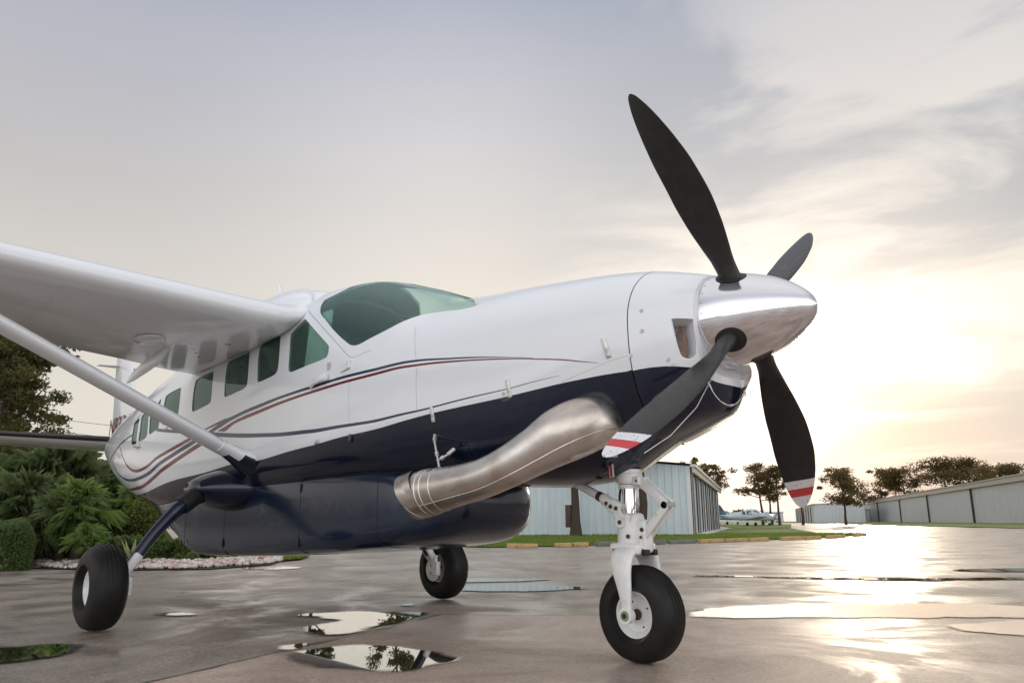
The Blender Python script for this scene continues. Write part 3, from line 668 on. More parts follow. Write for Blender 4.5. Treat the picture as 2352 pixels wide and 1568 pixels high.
# chin intake under the spinner
mb = MB(); rings = []
for x, zb, zt, w_ in ((.30, 1.30, 1.70, .36), (.42, 1.345, 1.70, .355), (.54, 1.395, 1.71, .34), (.64, 1.44, 1.715, .32), (.71, 1.485, 1.72, .295), (.76, 1.535, 1.722, .265), (.79, 1.59, 1.722, .235), (.80, 1.63, 1.715, .21)):
    zc = (zb+zt)/2; rg = []
    for a in [2*PI*k/40 for k in range(40)]:
        yy = w_*math.copysign(abs(math.cos(a))**.75, math.cos(a)); rg.append(Vector((x-max(0, (x-.5)/.3)*1.5*yy*yy-.07*max(0, x-.66)/.14*max(0, -math.sin(a)), yy, zc+(zt-zb)/2*math.copysign(abs(math.sin(a))**.9, math.sin(a)))))
    rings.append(rg)
lip = rings[-1]; cc = sum(lip, Vector())/len(lip)
rings.append([cc+(p-cc)*.86+Vector((-.004, 0, 0)) for p in lip]); rings.append([cc+(p-cc)*.78+Vector((-.12, 0, 0)) for p in lip])
v_, f_ = loft(rings, True, True)
mi = []
for f in f_:
    c = sum((v_[i] for i in f), Vector())/len(f); mi.append(1 if c.z < 1.66-.35*max(0, c.x-.55) else 0)
obj('chin_intake', v_, f_, [M['white'], M['navy']], AC, True, mi)
# spinner
AX = Vector((.575, 0, -.0)); ZH = 1.975
prof = []
for k in range(26):
    t = k/25; prof.append((.69+.577*t, .283*(1-t**1.75)**.62 if t < 1 else 0.0))
prof = [(.68, .0), (.68, .27), (.684, .283)]+prof
mb = MB(); mb.lathe(prof, (0, 0, ZH), (1, 0, 0), 72); spinner = mb.build('spinner', M['spin'], AC, True, 40)
mb = MB()
for k in range(28):
    a = 2*PI*k/28; mb.lathe([(0, .0055), (.004, .0045), (.004, 0)], (.715, .2795*math.cos(a), ZH+.2795*math.sin(a)), (0, math.cos(a), math.sin(a)), 8)
mb.split('ring_screw', M['steel'], spinner)
# blades
def blade(name, ang, xt, R, front_faces_cam):
    a = math.radians(ang); d = Vector((0, math.cos(a), math.sin(a))); t = Vector((0, -math.sin(a), math.cos(a))); X = Vector((1, 0, 0)); hub = Vector((.845, 0, ZH))
    st = [(.12, .115, .95), (.20, .118, .95), (.27, .120, .80), (.34, .130, .45), (.44, .168, .20), (.58, .218, .10), (.75, .250, .068), (.92, .252, .052), (1.06, .228, .045), (1.18, .186, .040), (1.26, .142, .038), (1.31, .100, .038), (1.345, .058, .04), (1.36, .018, .05)]
    rings = []; mi = []; NP = 24
    _r = [q[0] for q in st]; _c = pchip(_r, [q[1] for q in st]); _t = pchip(_r, [q[2] for q in st]); st = [(x, _c(x), _t(x)) for x in [.12+(1.30-.12)*k/44 for k in range(45)]+[1.315, 1.33, 1.34, 1.35, 1.356, 1.36]]
    for r, c, th in st:
        r = r*R/1.36; u = r/R; rake = (xt-.845)*(r/R)**1.2
        tw = math.radians(13-24*(1-u)+8*(u-.5))
        cd_ = (X*math.cos(tw)+t*math.sin(tw)); nd = d.cross(cd_)
        sweep = -.055*max(0, u-.55)**1.6*4+.012
        ctr = hub+d*r+X*rake+cd_*sweep
        rg = []
        for k in range(NP):
            q = 2*PI*k/NP; rg.append(ctr+cd_*(c*.5*math.cos(q))+nd*(c*th*.5*math.sin(q)*(1 if th > .4 else (1-.35*math.cos(q)*-1))))
        rings.append(rg)
    # denser near the tip for the bands
    v_, f_ = loft(rings, True, True)
    o = obj(name, v_, f_, [M['propblack'], M['propwhite'], M['propred']], AC, True, None, 60)
    # bands: cut the tip at fixed stations and paint the front face only
    me = o.data; bm = bmesh.new(); bm.from_mesh(me)
    for rr in (1.155, 1.215, 1.275):
        bmesh.ops.bisect_plane(bm, geom=list(bm.verts)+list(bm.edges)+list(bm.faces), plane_co=hub+d*(rr*R/1.36), plane_no=d)
    bm.normal_update()
    for f in bm.faces:
        s_ = (f.calc_center_median()-hub).dot(d)*1.36/R
        if f.normal.dot(-t) > .05 and s_ > 1.155: f.material_index = 2 if 1.215 < s_ < 1.275 else 1
    bm.to_mesh(me); bm.free(); return o, hub, d, t
PB = []
for nm, ang, xt, R in (('propeller_blade', 37.3, .79, 1.39), ('propeller_blade', 125.0, .72, 1.43), ('propeller_blade', 219.3, .65, 1.345), ('propeller_blade', 309, .725, 1.36)):
    o, hub, d, t = blade(nm, ang, xt, R, 0); PB.append((o, hub, d, t))
    # blade cuff hole in the spinner: a dark disc on its skin for the shaded inside
    mb = MB(); rs = .235
    def srad(x): tt = (x-.69)/.577; return .283*(1-max(0, tt)**1.75)**.62 if tt > 0 else .283
    rs_ = []
    for sc_ in (1.0, .8, .5, .2):
        rg = []
        for k in range(32):
            q = 2*PI*k/32; off = Vector((1, 0, 0))*.088*sc_*math.cos(q)+t*.076*sc_*math.sin(q); x = hub.x+off.x; lat = off.dot(t); rg.append(Vector((x, 0, ZH))+t*lat+d*(math.sqrt(max(1e-4, srad(x)**2-lat*lat))+.003))
        rs_.append(rg)
    mb.add(*loft(rs_, True, False)); mb.add(rs_[-1], [tuple(range(32))])
    mb.build('blade_socket', [M['dark'], M['spin']], spinner)
for k in (2, 3):                                  # small painted alignment ticks
    o, hub, d, t = PB[k]

# cargo pod
PD = [(-7.3, 1.18, 1.30, .30, 4), (-6.9, 1.07, 1.28, .42, 6), (-6.4, .93, 1.26, .52, 8), (-5.8, .745, 1.25, .60, 9), (-5.25, .56, 1.25, .645, 10), (-5.12, .53, 1.25, .65, 10), (-4.9, .525, 1.25, .655, 10), (-3.5, .555, 1.25, .665, 10), (-2.6, .60, 1.25, .665, 9), (-2.15, .63, 1.25, .655, 8), (-1.85, .65, 1.25, .62, 6), (-1.6, .68, 1.22, .56, 5), (-1.43, .72, 1.2, .49, 4), (-1.32, .78, 1.15, .40, 3.2), (-1.265, .86, 1.08, .27, 2.5), (-1.25, .94, .99, .05, 2)]
PDF = [pchip([s[0] for s in PD], [s[k] for s in PD]) for k in range(1, 5)]
rings = []
for x in [-7.3+i*.05 for i in range(115)]+[-1.58+i*.03 for i in range(10)]+[-1.29, -1.28, -1.272, -1.265, -1.258, -1.253, -1.25]:
    zb, zt, w_, n_ = [f(x) for f in PDF]; zc = (zb+zt)/2; h = (zt-zb)/2; rg = []
    for k in range(72):
        a = 2*PI*k/72; c, s_ = abs(math.cos(a)), abs(math.sin(a)); r = ((c/w_)**n_+(s_/h)**n_)**(-1/n_); rg.append(Vector((x, r*math.cos(a), zc+r*math.sin(a))))
    rings.append(rg)
rings.sort(key=lambda r: r[0].x)
v_, f_ = loft(rings)
pod = obj('cargo_pod', v_, f_, M['podpaint'], AC, True, None, 40)
mb = MB()
for x in (-5.3, -4.35, -2.95, -1.9):
    zb, zt, w_, n_ = [f(x) for f in PDF]; zc = (zb+zt)/2; h = (zt-zb)/2
    pts = []
    for a in [math.radians(q) for q in range(130, 231, 4)]:
        c, s_ = abs(math.cos(a)), abs(math.sin(a)); r = ((c/w_)**n_+(s_/h)**n_)**(-1/n_)+.0004; pts.append((x, r*math.cos(a), zc+r*math.sin(a)))
    mb.tube(pts, .0022, 5)
mb.split('panel_seam', M['dark'], pod)
mb = MB()
for x, z in ((-4.35, .66), (-2.95, .68), (-5.3, .64), (-4.35, 1.12), (-2.95, 1.12)): mb.box((x, -.668, z), (.008, .006, .035), None, 0, .003)
mb.split('pod_latch', M['dark'], pod)

# wings
def airfoil(n=22, t=.17, m=.03, p=.35):
    up = []; lo = []
    for k in range(n+1):
        x = .5*(1-math.cos(PI*k/n)); yt = 5*t*(.2969*math.sqrt(x)-.126*x-.3516*x*x+.2843*x**3-.1036*x**4)
        yc = m/p**2*(2*p*x-x*x) if x < p else m/(1-p)**2*((1-2*p)+2*p*x-x*x)
        up.append((x, yc+yt)); lo.append((x, yc-yt))
    return up[::-1]+lo[1:]
AF = airfoil()
def wing(side):
    st = [(.72, -3.00, 2.590, -5.15, 2.375, 1.0), (.95, -3.00, 2.590, -5.13, 2.38, 1.0), (1.5, -3.02, 2.61, -5.05, 2.42, 1), (2.6, -3.05, 2.652, -4.90, 2.475, 1), (4.2, -3.07, 2.70, -4.80, 2.56, .98), (7.3, -3.2, 2.83, -4.45, 2.71, .8), (7.6, -3.35, 2.84, -4.3, 2.74, .5)]
    rings = []
    fx = [pchip([s[0] for s in st], [s[k] for s in st]) for k in range(1, 6)]
    for y in [.93, 1.2, 1.5, 2, 2.5, 3, 3.5, 4.2, 5, 6, 6.8, 7.3, 7.5, 7.6]:
        xl, zl, xt, zt, th = [f(y) for f in fx]; ch = math.hypot(xl-xt, zl-zt); u = Vector((xt-xl, 0, zt-zl)).normalized(); nrm = Vector((-u.z, 0, u.x)); nrm = nrm if nrm.z > 0 else -nrm
        rings.append([Vector((xl, side*y, zl))+u*(q[0]*ch)+nrm*(q[1]*ch*th) for q in AF])
    v_, f_ = loft(rings)
    if side > 0: f_ = [f[::-1] for f in f_]
    return obj('wing', v_, f_, M['white'], AC, True, None, 50), fx
wr, WFX = wing(-1); wl, _ = wing(1)
def wing_under(y, u):                              # point on the lower starboard wing surface
    xl, zl, xt, zt, th = [f(y) for f in WFX]; ch = math.hypot(xl-xt, zl-zt); uu = Vector((xt-xl, 0, zt-zl)).normalized(); nrm = Vector((-uu.z, 0, uu.x)); nrm = nrm if nrm.z > 0 else -nrm
    lo = AF[22:]; 
    for k in range(len(lo)-1):
        if lo[k][0] <= u <= lo[k+1][0]:
            f = (u-lo[k][0])/(lo[k+1][0]-lo[k][0]); zz = lo[k][1]+(lo[k+1][1]-lo[k][1])*f; return Vector((xl, -y, zl))+uu*(u*ch)+nrm*(zz*ch*th)
    return Vector((xl, -y, zl))
# wing details: rivet rows, access panel, drain caps, flap track fairing
mb = MB()
for y in (1.35, 1.75, 2.15, 2.55, 2.95, 3.35):
    for k in range(34):
        p = wing_under(y, .10+.62*k/34); mb.add([p+Vector((.005*math.cos(q), .005*math.sin(q), -.0018)) for q in (0, 1.57, 3.14, 4.71)], [(0, 1, 2, 3)])
for u in (.30, .66):
    for k in range(70):
        p = wing_under(1.0+k*.036, u); mb.add([p+Vector((.0045*math.cos(q), .0045*math.sin(q), -.0018)) for q in (0, 1.57, 3.14, 4.71)], [(0, 1, 2, 3)])
tag(mb.build('rivets', simple('rivet_grey', (.38, .38, .39), .4), wr), kind='stuff')
mb = MB()
c = wing_under(1.62, .50)
rg = [[c+Vector((.20*s*math.cos(q), .12*s*math.sin(q), .012-dz)) for q in [2*PI*k/28 for k in range(28)]] for s, dz in ((1, .01), (1, .02), (.85, .036), (.45, .043))]
mb.add(*loft(rg, True, True)); mb.build('access_blister', M['white'], wr)
mb = MB(); c = wing_under(1.06, .33); mb.lathe([(0, .028), (.006, .026), (.006, 0)], c+Vector((0, 0, .002)), (0, 0, -1), 20)
for y, u in ((1.30, .44), (1.22, .50), (1.14, .56), (1.38, .5), (1.45, .56), (1.06, .62)): mb.lathe([(0, .013), (.005, .012), (.005, 0)], wing_under(y, u)+Vector((0, 0, .002)), (0, 0, -1), 10)
mb.split('drain_cap', M['steel'], wr)
mb = MB(); a = wing_under(1.38, .62)
fl = [a+Vector((.12, 0, .02)), a+Vector((-.1, 0, -.05)), a+Vector((-.42, -.02, -.10)), a+Vector((-.70, -.03, -.16)), a+Vector((-.86, -.03, -.20))]
mb.tube(fl, [(.01, .02), (.022, .06), (.024, .07), (.018, .05), (.006, .012)], 14); mb.build('flap_track_fairing', M['white'], wr)
# root cuff between wing and cabin roof, and the roof hump
def T5(p): return ((435+p[0]*.34736)/1.0884, (653+p[1]*.34736)/1.0884)
_low = HT(T5, [(955, 352), (880, 425), (800, 490), (720, 540), (650, 577), (550, 622), (400, 702), (250, 772), (130, 822)])
_low = [S(h[0], h[1]) for h in _low]
def cuff(side):
    lowp = smooth_open([tuple(p) for p in _low]+[(-4.75, -.775, 2.38), (-5.13, -.775, 2.37)], 6); lowf = [pchip(sorted(set([-p[0] for p in lowp])), [q for _, q in sorted({-p[0]: p[k] for p in lowp}.items())]) for k in (1, 2)]
    fr_ = [S(h[0], h[1]) for h in HT(T5, [(975, 322), (988, 285), (996, 252)])]; tp = [tuple(_low[0])]+[tuple(p) for p in fr_]+[(-3.22, -.50, 2.93), (-3.55, -.50, 3.01), (-4.2, -.48, 3.05), (-4.9, -.5, 2.96), (-5.2, -.5, 2.86)]
    tpf = [pchip([0, .012, .04, .085, .16, .28, .6, .9, 1.0], [p[k] for p in tp]) for k in range(3)]
    xf = lowp[0][0]; inner = []
    for n_, q in enumerate(AF):
        if n_ <= 22:                              # roof side, tail to nose
            u = q[0]; x, y, z = tpf[0](u), tpf[1](u), tpf[2](u)
        else:
            u = q[0]; x = xf+(-5.13-xf)*u; y = lowf[0](-x); z = lowf[1](-x)
        inner.append(Vector((x, y, z)))
    wx = [f(.95) for f in WFX]; xl, zl, xt, zt, th = wx; ch = math.hypot(xl-xt, zl-zt); u_ = Vector((xt-xl, 0, zt-zl)).normalized(); nr = Vector((-u_.z, 0, u_.x)); nr = nr if nr.z > 0 else -nr
    outer = [Vector((xl, -.95, zl))+u_*(q[0]*ch)+nr*(q[1]*ch*th) for q in AF]; rings = []
    for k in range(13):
        f = k/12; rg = []
        for a, b_ in zip(outer, inner):
            c = Vector((a.x*.55+b_.x*.45, b_.y-.02, a.z)); p = a*(1-f)**2+c*2*f*(1-f)+b_*f*f; rg.append(Vector((p.x, p.y*-side, p.z)))
        rings.append(rg)
    v_, f_ = loft(rings, True, False)
    if side < 0: f_ = [f[::-1] for f in f_]
    return obj('wing_root_fairing', v_, f_, M['white'], AC, True, None, 60)
cuff(-1); cuff(1)
mb = MB(); rings = []
for x, h, wd in ((-3.02, 2.84, .40), (-3.12, 2.93, .50), (-3.25, 2.985, .56), (-3.45, 3.03, .62), (-3.8, 3.05, .66), (-4.3, 3.03, .68), (-4.9, 2.95, .68), (-5.4, 2.80, .60)):
    rg = []
    for k in range(41):
        a = PI*k/40; rg.append(Vector((x, wd*math.copysign(abs(math.cos(a))**.8, math.cos(a)), h-.26+.26*abs(math.sin(a))**.55)))
    rings.append(rg)
mb.add(*loft(rings, False, False)); mb.build('roof_fairing', M['white'], AC, True, 80)
mb = MB(); mb.tube([(-3.95, -.42, 3.0), (-4.02, -.42, 3.15), (-4.08, -.42, 3.25)], [.03, .02, .006], 8); mb.build('antenna', M['white'], AC)
# struts
def strut(side):
    mb = MB(); a = Vector((-3.72, side*.80, 1.385)); b_ = Vector((-3.40, side*4.1, 2.80)); d = (b_-a)
    pts = [a+d*t for t in (0, .04, .5, 1)]; xx = Vector((1, 0, 0)); u = (xx-d.normalized()*xx.dot(d.normalized())).normalized(); v = d.normalized().cross(u); rg = []
    for p, s_ in zip(pts, (1, 1, 1, 1)): rg.append([p+u*(.10*s_*math.cos(q)+.012*math.cos(2*q))+v*.060*s_*math.sin(q) for q in [2*PI*k/24 for k in range(24)]])
    mb.add(*loft(rg)); st_ = mb.build('wing_strut', M['white'], AC, True, 60)
    # foot fairing, half white half navy
    rg = []
    for t, s_ in ((-.05, 2.1), (0.0, 1.75), (.03, 1.35), (.06, 1.12), (.085, 1.03)):
        p = a+d*t; rg.append([p+u*(.11*s_*math.cos(q)+.012)+v*.056*s_*math.sin(q) for q in [2*PI*k/28 for k in range(28)]])
    v_, f_ = loft(rg); mi = [1 if sum(v_[i].z for i in f)/len(f) < 1.40 else 0 for f in f_]
    obj('strut_fairing', v_, f_, [M['white'], M['navy']], st_, True, mi, 60)
strut(-1); strut(1)

# fin and tailplane
def fin():
    rings = []
    for z, xl, xt, th in ((1.98, -8.1, -9.93, .10), (2.2, -8.55, -9.93, .10), (2.38, -8.85, -9.94, .10), (2.6, -9.02, -9.96, .10), (3.3, -9.36, -10.05, .09), (4.1, -9.72, -10.12, .08), (4.2, -9.85, -10.12, .05)):
        c = xl-xt; rings.append([Vector((xl-q[0]*c, q[1]*c*th/.17, z)) for q in airfoil(14, .17, .0001, .4)])
    v_, f_ = loft(rings); return obj('tail_fin', v_, f_, M['white'], AC, True, None, 50)
tf = fin()
def tailplane():
    rings = []; rb = []
    for y, xl, xt in ((-3.12, -10.1, -10.7), (-3.0, -10.0, -10.72), (-1.5, -9.84, -10.76), (-.1, -9.66, -10.80), (.1, -9.66, -10.80), (1.5, -9.84, -10.76), (3.0, -10.0, -10.72), (3.12, -10.1, -10.7)):
        c = xl-xt; th = .55 if abs(y) > 3.1 else 1; sl = .10/1.1
        pr = [Vector((xl-q[0]*c, y, 2.10-q[0]*c*sl+q[1]*c*th)) for q in airfoil(14, .12, .0001, .4)]; rings.append(pr)
        if abs(y) <= 3.05 and abs(y) > .05: rb.append((y, [Vector((xl-q[0]*c*1.0+.004, y, 2.10-q[0]*c*sl+q[1]*c*1.03)) for q in airfoil(14, .12, .0001, .4) if q[0] < .085]))
    v_, f_ = loft(rings); o = obj('tailplane', v_, [f[::-1] for f in f_], M['white'], AC, True, None, 50)
    for s_ in (-1, 1):
        r_ = [q for y, q in rb if y*s_ > 0]; vv, ff = loft(r_, False, False); obj('de_ice_boot', vv, ff, M['boot'], o, True, None, 80)
tailplane()
mb = MB()
for s_ in (-1, 1): mb.add(*loft([[Vector((-9.78+q[0], s_*q[1], 3.24+q[2])) for q in ((0, .02, 0), (-.10, .02, .012), (-.24, .02, 0), (-.10, .02, -.012))], [Vector((-9.88+q[0], s_*q[1], 3.24+q[2])) for q in ((0, .30, 0), (-.05, .30, .008), (-.14, .30, 0), (-.05, .30, -.008))]]))
mb.split('fin_antenna', M['white'], tf, False)
# registration letters on both sides of the fin root
def letters(txt, size, mat, name, parent, mtx, ext=.002, wrap=None):
    cu = bpy.data.curves.new(name, 'FONT'); cu.body = txt; cu.size = size; cu.extrude = ext; cu.offset = .006*size; cu.space_character = 1.1
    o = bpy.data.objects.new(name, cu); COL.objects.link(o); dg = bpy.context.evaluated_depsgraph_get(); dg.update()
    me = bpy.data.meshes.new_from_object(o.evaluated_get(dg)); bpy.data.objects.remove(o); me.transform(mtx)
    if wrap:
        for v in me.vertices: v.co.y = wrap(v.co.x, v.co.z)-(.003 if v.co.y < mtx.translation.y else 0)
    me.materials.clear(); me.materials.append(mat); q = bpy.data.objects.new(name, me); COL.objects.link(q); q.parent = parent; return q
# starboard: text reads aft -> forward (+x), facing -y
def fin_y(x, z):
    xl = -8.55-(z-2.2)*1.1 if z < 2.6 else -9.0; xt = -9.95; q = min(1, max(0, (xl-x)/(xl-xt))); yt = 5*.17*(.2969*math.sqrt(q)-.126*q-.3516*q*q+.2843*q**3-.1036*q**4)
    return -(yt*(xl-xt)*.10/.17+.012)
rows = letters('N833AH', .36, M['maroon'], 'registration', tf, Matrix.Translation((-10.02, -.075, 2.17)) @ Matrix(((1, 0, 0, 0), (0, 0, -1, 0), (0, 1, 0, 0), (0, 0, 0, 1))), .002, fin_y)

# exhaust stack
EC = [((1420, 985), -.15, .08), ((1405, 978), -.28, .115), ((1385, 972), -.40, .145), ((1345, 976), -.52, .168), ((1290, 999), -.62, .168), ((1235, 1032), -.68, .144), ((1175, 1067), -.735, .127), ((1115, 1096), -.77, .121), ((1060, 1112), -.785, .127), ((1010, 1124), -.79, .142), ((978, 1132), -.79, .153), ((955, 1138), -.795, .160)]
path = [(*on(p[0], p[1], 1, y), r) for p, y, r in EC]; path = smooth_open(path, 6)
rings = []; NR = 40; K = len(path); prev = None
for i, q in enumerate(path):
    p = Vector(q[:3]); a = Vector(path[max(0, i-1)][:3]); b_ = Vector(path[min(K-1, i+1)][:3]); t = (b_-a).normalized()
    if prev is None: u = Vector((0, 0, 1))
    else: u = prev
    u = (u-t*u.dot(t)).normalized(); prev = u; wv = t.cross(u); rr = q[3]
    cut = 0
    rings.append([p+u*rr*math.cos(x)*1.0+wv*rr*.88*math.sin(x)+(t*(rr*.50*math.cos(x)) if i == K-1 else Vector()) for x in [2*PI*k/NR for k in range(NR)]])
v_, f_ = loft(rings, True, False)
ends = rings[-1]; ce = sum(ends, Vector())/NR; inn = [[ce+(p-ce)*.97 for p in ends], [ce+(p-ce)*.93+Vector((.14, .0, .04)) for p in ends]]
b0 = len(v_); v_ += inn[0]+inn[1]; nr = len(rings)
f_ += [((nr-1)*NR+j, (nr-1)*NR+(j+1) % NR, b0+(j+1) % NR, b0+j) for j in range(NR)]+[(b0+j, b0+(j+1) % NR, b0+NR+(j+1) % NR, b0+NR+j) for j in range(NR)]
exh = obj('exhaust_stack', v_, f_, M['exh'], AC, True, None, 60)
mb = MB()
for i in (K-9, K-11, K-14):
    rg = rings[i]; c = sum(rg, Vector())/NR; pts = [c+(p-c)*1.005 for p in rg]; pts.append(pts[0]); mb.tube(pts, .0045, 6, cap=False)
mb.split('clamp_ring', M['exh'], exh)
mb = MB(); ms_ = [int(NR*.62)]
pts = [rings[i][int(NR*.70)]+(rings[i][int(NR*.70)]-sum(rings[i], Vector())/NR)*.01 for i in range(8, K-8)]; mb.tube(pts, .0035, 6); mb.build('weld_seam', M['exh'], exh)
mb = MB(); j = rings[K-14][2]; j2 = rings[K-12][38]
for a, b_ in ((j, on(998, 1012, 1, -.70)), (on(1003, 1058, 1, -.76), on(1028, 1044, 1, -.70))):
    a = Vector(a); b_ = Vector(b_); m_ = (a+b_)/2; mb.tube([a, m_, b_], .008, 8); mb.tube([b_, b_+(b_-a).normalized()*.04+Vector((-.01, .02, .02))], .014, 8); mb.lathe([(-.012, .0), (-.012, .014), (.012, .014), (.012, 0)], m_, b_-a, 8)
mb.build('exhaust_link', M['latch'], exh)
# fasteners and latches on the cowl
def on_skin(px, py, off=.0): h = hit(px, py); return S(h[0], h[1], -1, off), h
def strip(px0, py0, px1, py1, w_, name='cowl_latch', mat=None, th=.006):
    a, _h = on_skin(px0, py0, .001); b_, _h2 = on_skin(px1, py1, .001); mid = (a+b_)/2; L2 = (b_-a).length/2; X = (b_-a).normalized(); nn = Vector((mid.x*0, -1, 0)); c = Vector(S(_h[0], _h[1]))-Vector((mid.x, 0, 1.9)); nn = Vector((.12, -1, .1)); nn = (nn-X*nn.dot(X)).normalized(); Y = X.cross(nn)
    R = Matrix((X, Y, nn)).transposed(); m2 = MB(); m2.box(mid+nn*th*.4, (L2, w_, th), R, 0, .002); m2.box(mid+nn*th*1.2, (L2*.25, w_*.7, th*.6), R, 0, .001); m2.box(mid+nn*th*1.2+X*L2*.75, (L2*.12, w_*.8, th*.6), R, 0, .001)
    return m2.build(name, mat or M['latch'], AC)
strip(*Z3((1782, 934)), *Z3((1810, 1078)), .014); strip(*Z3((1186, 1138)), *Z3((1208, 1270)), .014); strip(*Z2((262, 592)), *Z2((298, 708)), .016)
for zf, p in ((Z2, (489, 427)), (Z2, (493, 547)), (Z3, (1750, 1047)), (Z2, (424, 697)), (Z2, (648, 718))):
    q, h = on_skin(*zf(p)); m2 = MB(); m2.lathe([(0, .013), (.003, .012), (.003, .006), (.001, .0)], q, (.15, -1, .05), 14); m2.build('cowl_fastener', M['steel'], AC)
# door handle, door hinge, placards
q, h = on_skin(*Z3((320, 945))); m2 = MB(); m2.tube([q+Vector((-.13, -.012, -.035)), q+Vector((-.05, -.035, -.01)), q+Vector((.06, -.035, .012)), q+Vector((.12, -.02, .015))], [(.012, .02), (.018, .028), (.016, .03), (.012, .03)], 12); m2.build('door_handle', M['white'], AC)
q, h = on_skin(*Z3((528, 830))); m2 = MB()
for dx, dz in ((-.02, 0), (.022, .012)): m2.box(q+Vector((dx, -.006, dz)), (.014, .008, .034), None, 0, .003)
m2.tube([q+Vector((-.07, -.014, -.04)), q+Vector((.05, -.014, -.015))], .007, 8); m2.build('door_hinge', M['white'], AC)
q, h = on_skin(*Z3((386, 832))); m2 = MB(); m2.box(q+Vector((0, -.006, 0)), (.022, .0015, .030)); m2.build('door_placard', simple('placard_grey', (.50, .51, .50), .5), AC)
q, h = on_skin(*Z6((440, 965))); m2 = MB(); m2.box(q+Vector((0, -.02, 0)), (.07, .02, .02), None, 0, .006); m2.build('rear_door_handle', M['latch'], AC)
q, h = on_skin(*Z3((555, 1395))); m2 = MB(); m2.box(q+Vector((0, -.006, 0)), (.014, .008, .03), None, 0, .003); m2.build('step_socket', M['stripeblue'], AC)
# maintenance placard and striped plate on the lower cowl
m2 = MB(); q = on(1406, 1034, 1, -.36); hq = hit(1406, 1034)
def plaque(px0, py0, px1, py1, name, mat, off=.004):
    cs = []
    for x, y in ((px0, py0), (px1, py0), (px1, py1), (px0, py1)):
        h = hit(x, y); cs.append(S(h[0], h[1], -1, off))
    m3 = MB(); m3.add(cs, [(0, 1, 2, 3)]); return m3.build(name, mat, AC, False)
pq = plaque(1393, 1026, 1419, 1048, 'placard', M['placard'])
for k in range(4): plaque(1397, 1030+k*4.2, 1413-2*(k % 2), 1031.1+k*4.2, 'placard_text', M['seam'], .0055).parent = pq

# windows: glass panes set 6 mm into their openings, on both sides
def pane(poly, side, name, off=-.008, mat=None, grid=.09):
    pts = [Vector(p) for p in poly]; n0 = len(pts); xs = [p.x for p in pts]; ys = [p.y for p in pts]
    nx = int((max(xs)-min(xs))/grid)+1; ny = int((max(ys)-min(ys))/grid)+1
    for i in range(1, nx):
        for j in range(1, ny):
            c = (min(xs)+i*grid, min(ys)+j*grid)
            if in_poly(c, poly): pts.append(Vector(c))
    r = delaunay_2d_cdt(pts, [], [list(range(n0))], 1, 1e-6)
    return obj(name, [S(p.x, p.y/YS, side, off) for p in r[0]], [list(f) for f in r[2]], mat or M['glass'], AC, True)
for poly, kind, nm in FEAT:
    if kind == 'hole':
        for side in (-1, 1): pane(poly, side, 'windscreen' if nm == 'ws' else 'cabin_window')
# cabin interior seen through the glass
mb = MB(); mb.box((-4.2, 0, 1.36), (2.1, .62, .02)); mb.build('cabin_floor', M['cabin'], AC, False)
mb = MB(); mb.box((-1.75, 0, 1.95), (.06, .62, .30), None, 0, .03); mb.box((-1.62, 0, 2.27), (.25, .55, .04), None, 0, .03); mb.build('instrument_panel', M['seat'], AC)
for k, (x, y) in enumerate(((-2.75, -.36), (-2.75, .36), (-4.2, -.38), (-4.2, .38), (-5.1, -.38), (-5.1, .38))):
    mb = MB(); mb.box((x, y, 1.70), (.22, .21, .08), None, 0, .05); mb.box((x-.22, y, 2.05), (.06, .21, .34), Matrix.Rotation(-.12, 3, 'Y'), 0, .04); mb.box((x-.27, y, 2.44), (.045, .12, .10), Matrix.Rotation(-.12, 3, 'Y'), 0, .035); mb.build('cabin_seat', M['seat'], AC)
mb = MB(); mb.box((-2.1, -.05, 2.50), (.10, .28, .012), Matrix.Rotation(.35, 3, 'Y'), 0, .01); mb.build('sun_visor', M['seat'], AC)
mb = MB()                                        # drawn curtain behind the door window
n = 40; rg = [[], []]
for k in range(n+1):
    x = -3.05+.36*k/n; yy = -.655+.012*math.sin(k*1.15)
    rg[0].append(Vector((x, yy, 1.95))); rg[1].append(Vector((x, yy+.05, 2.62)))
mb.add(*loft(rg, False, False)); mb.build('curtain', M['curtain'], AC, True, 80)

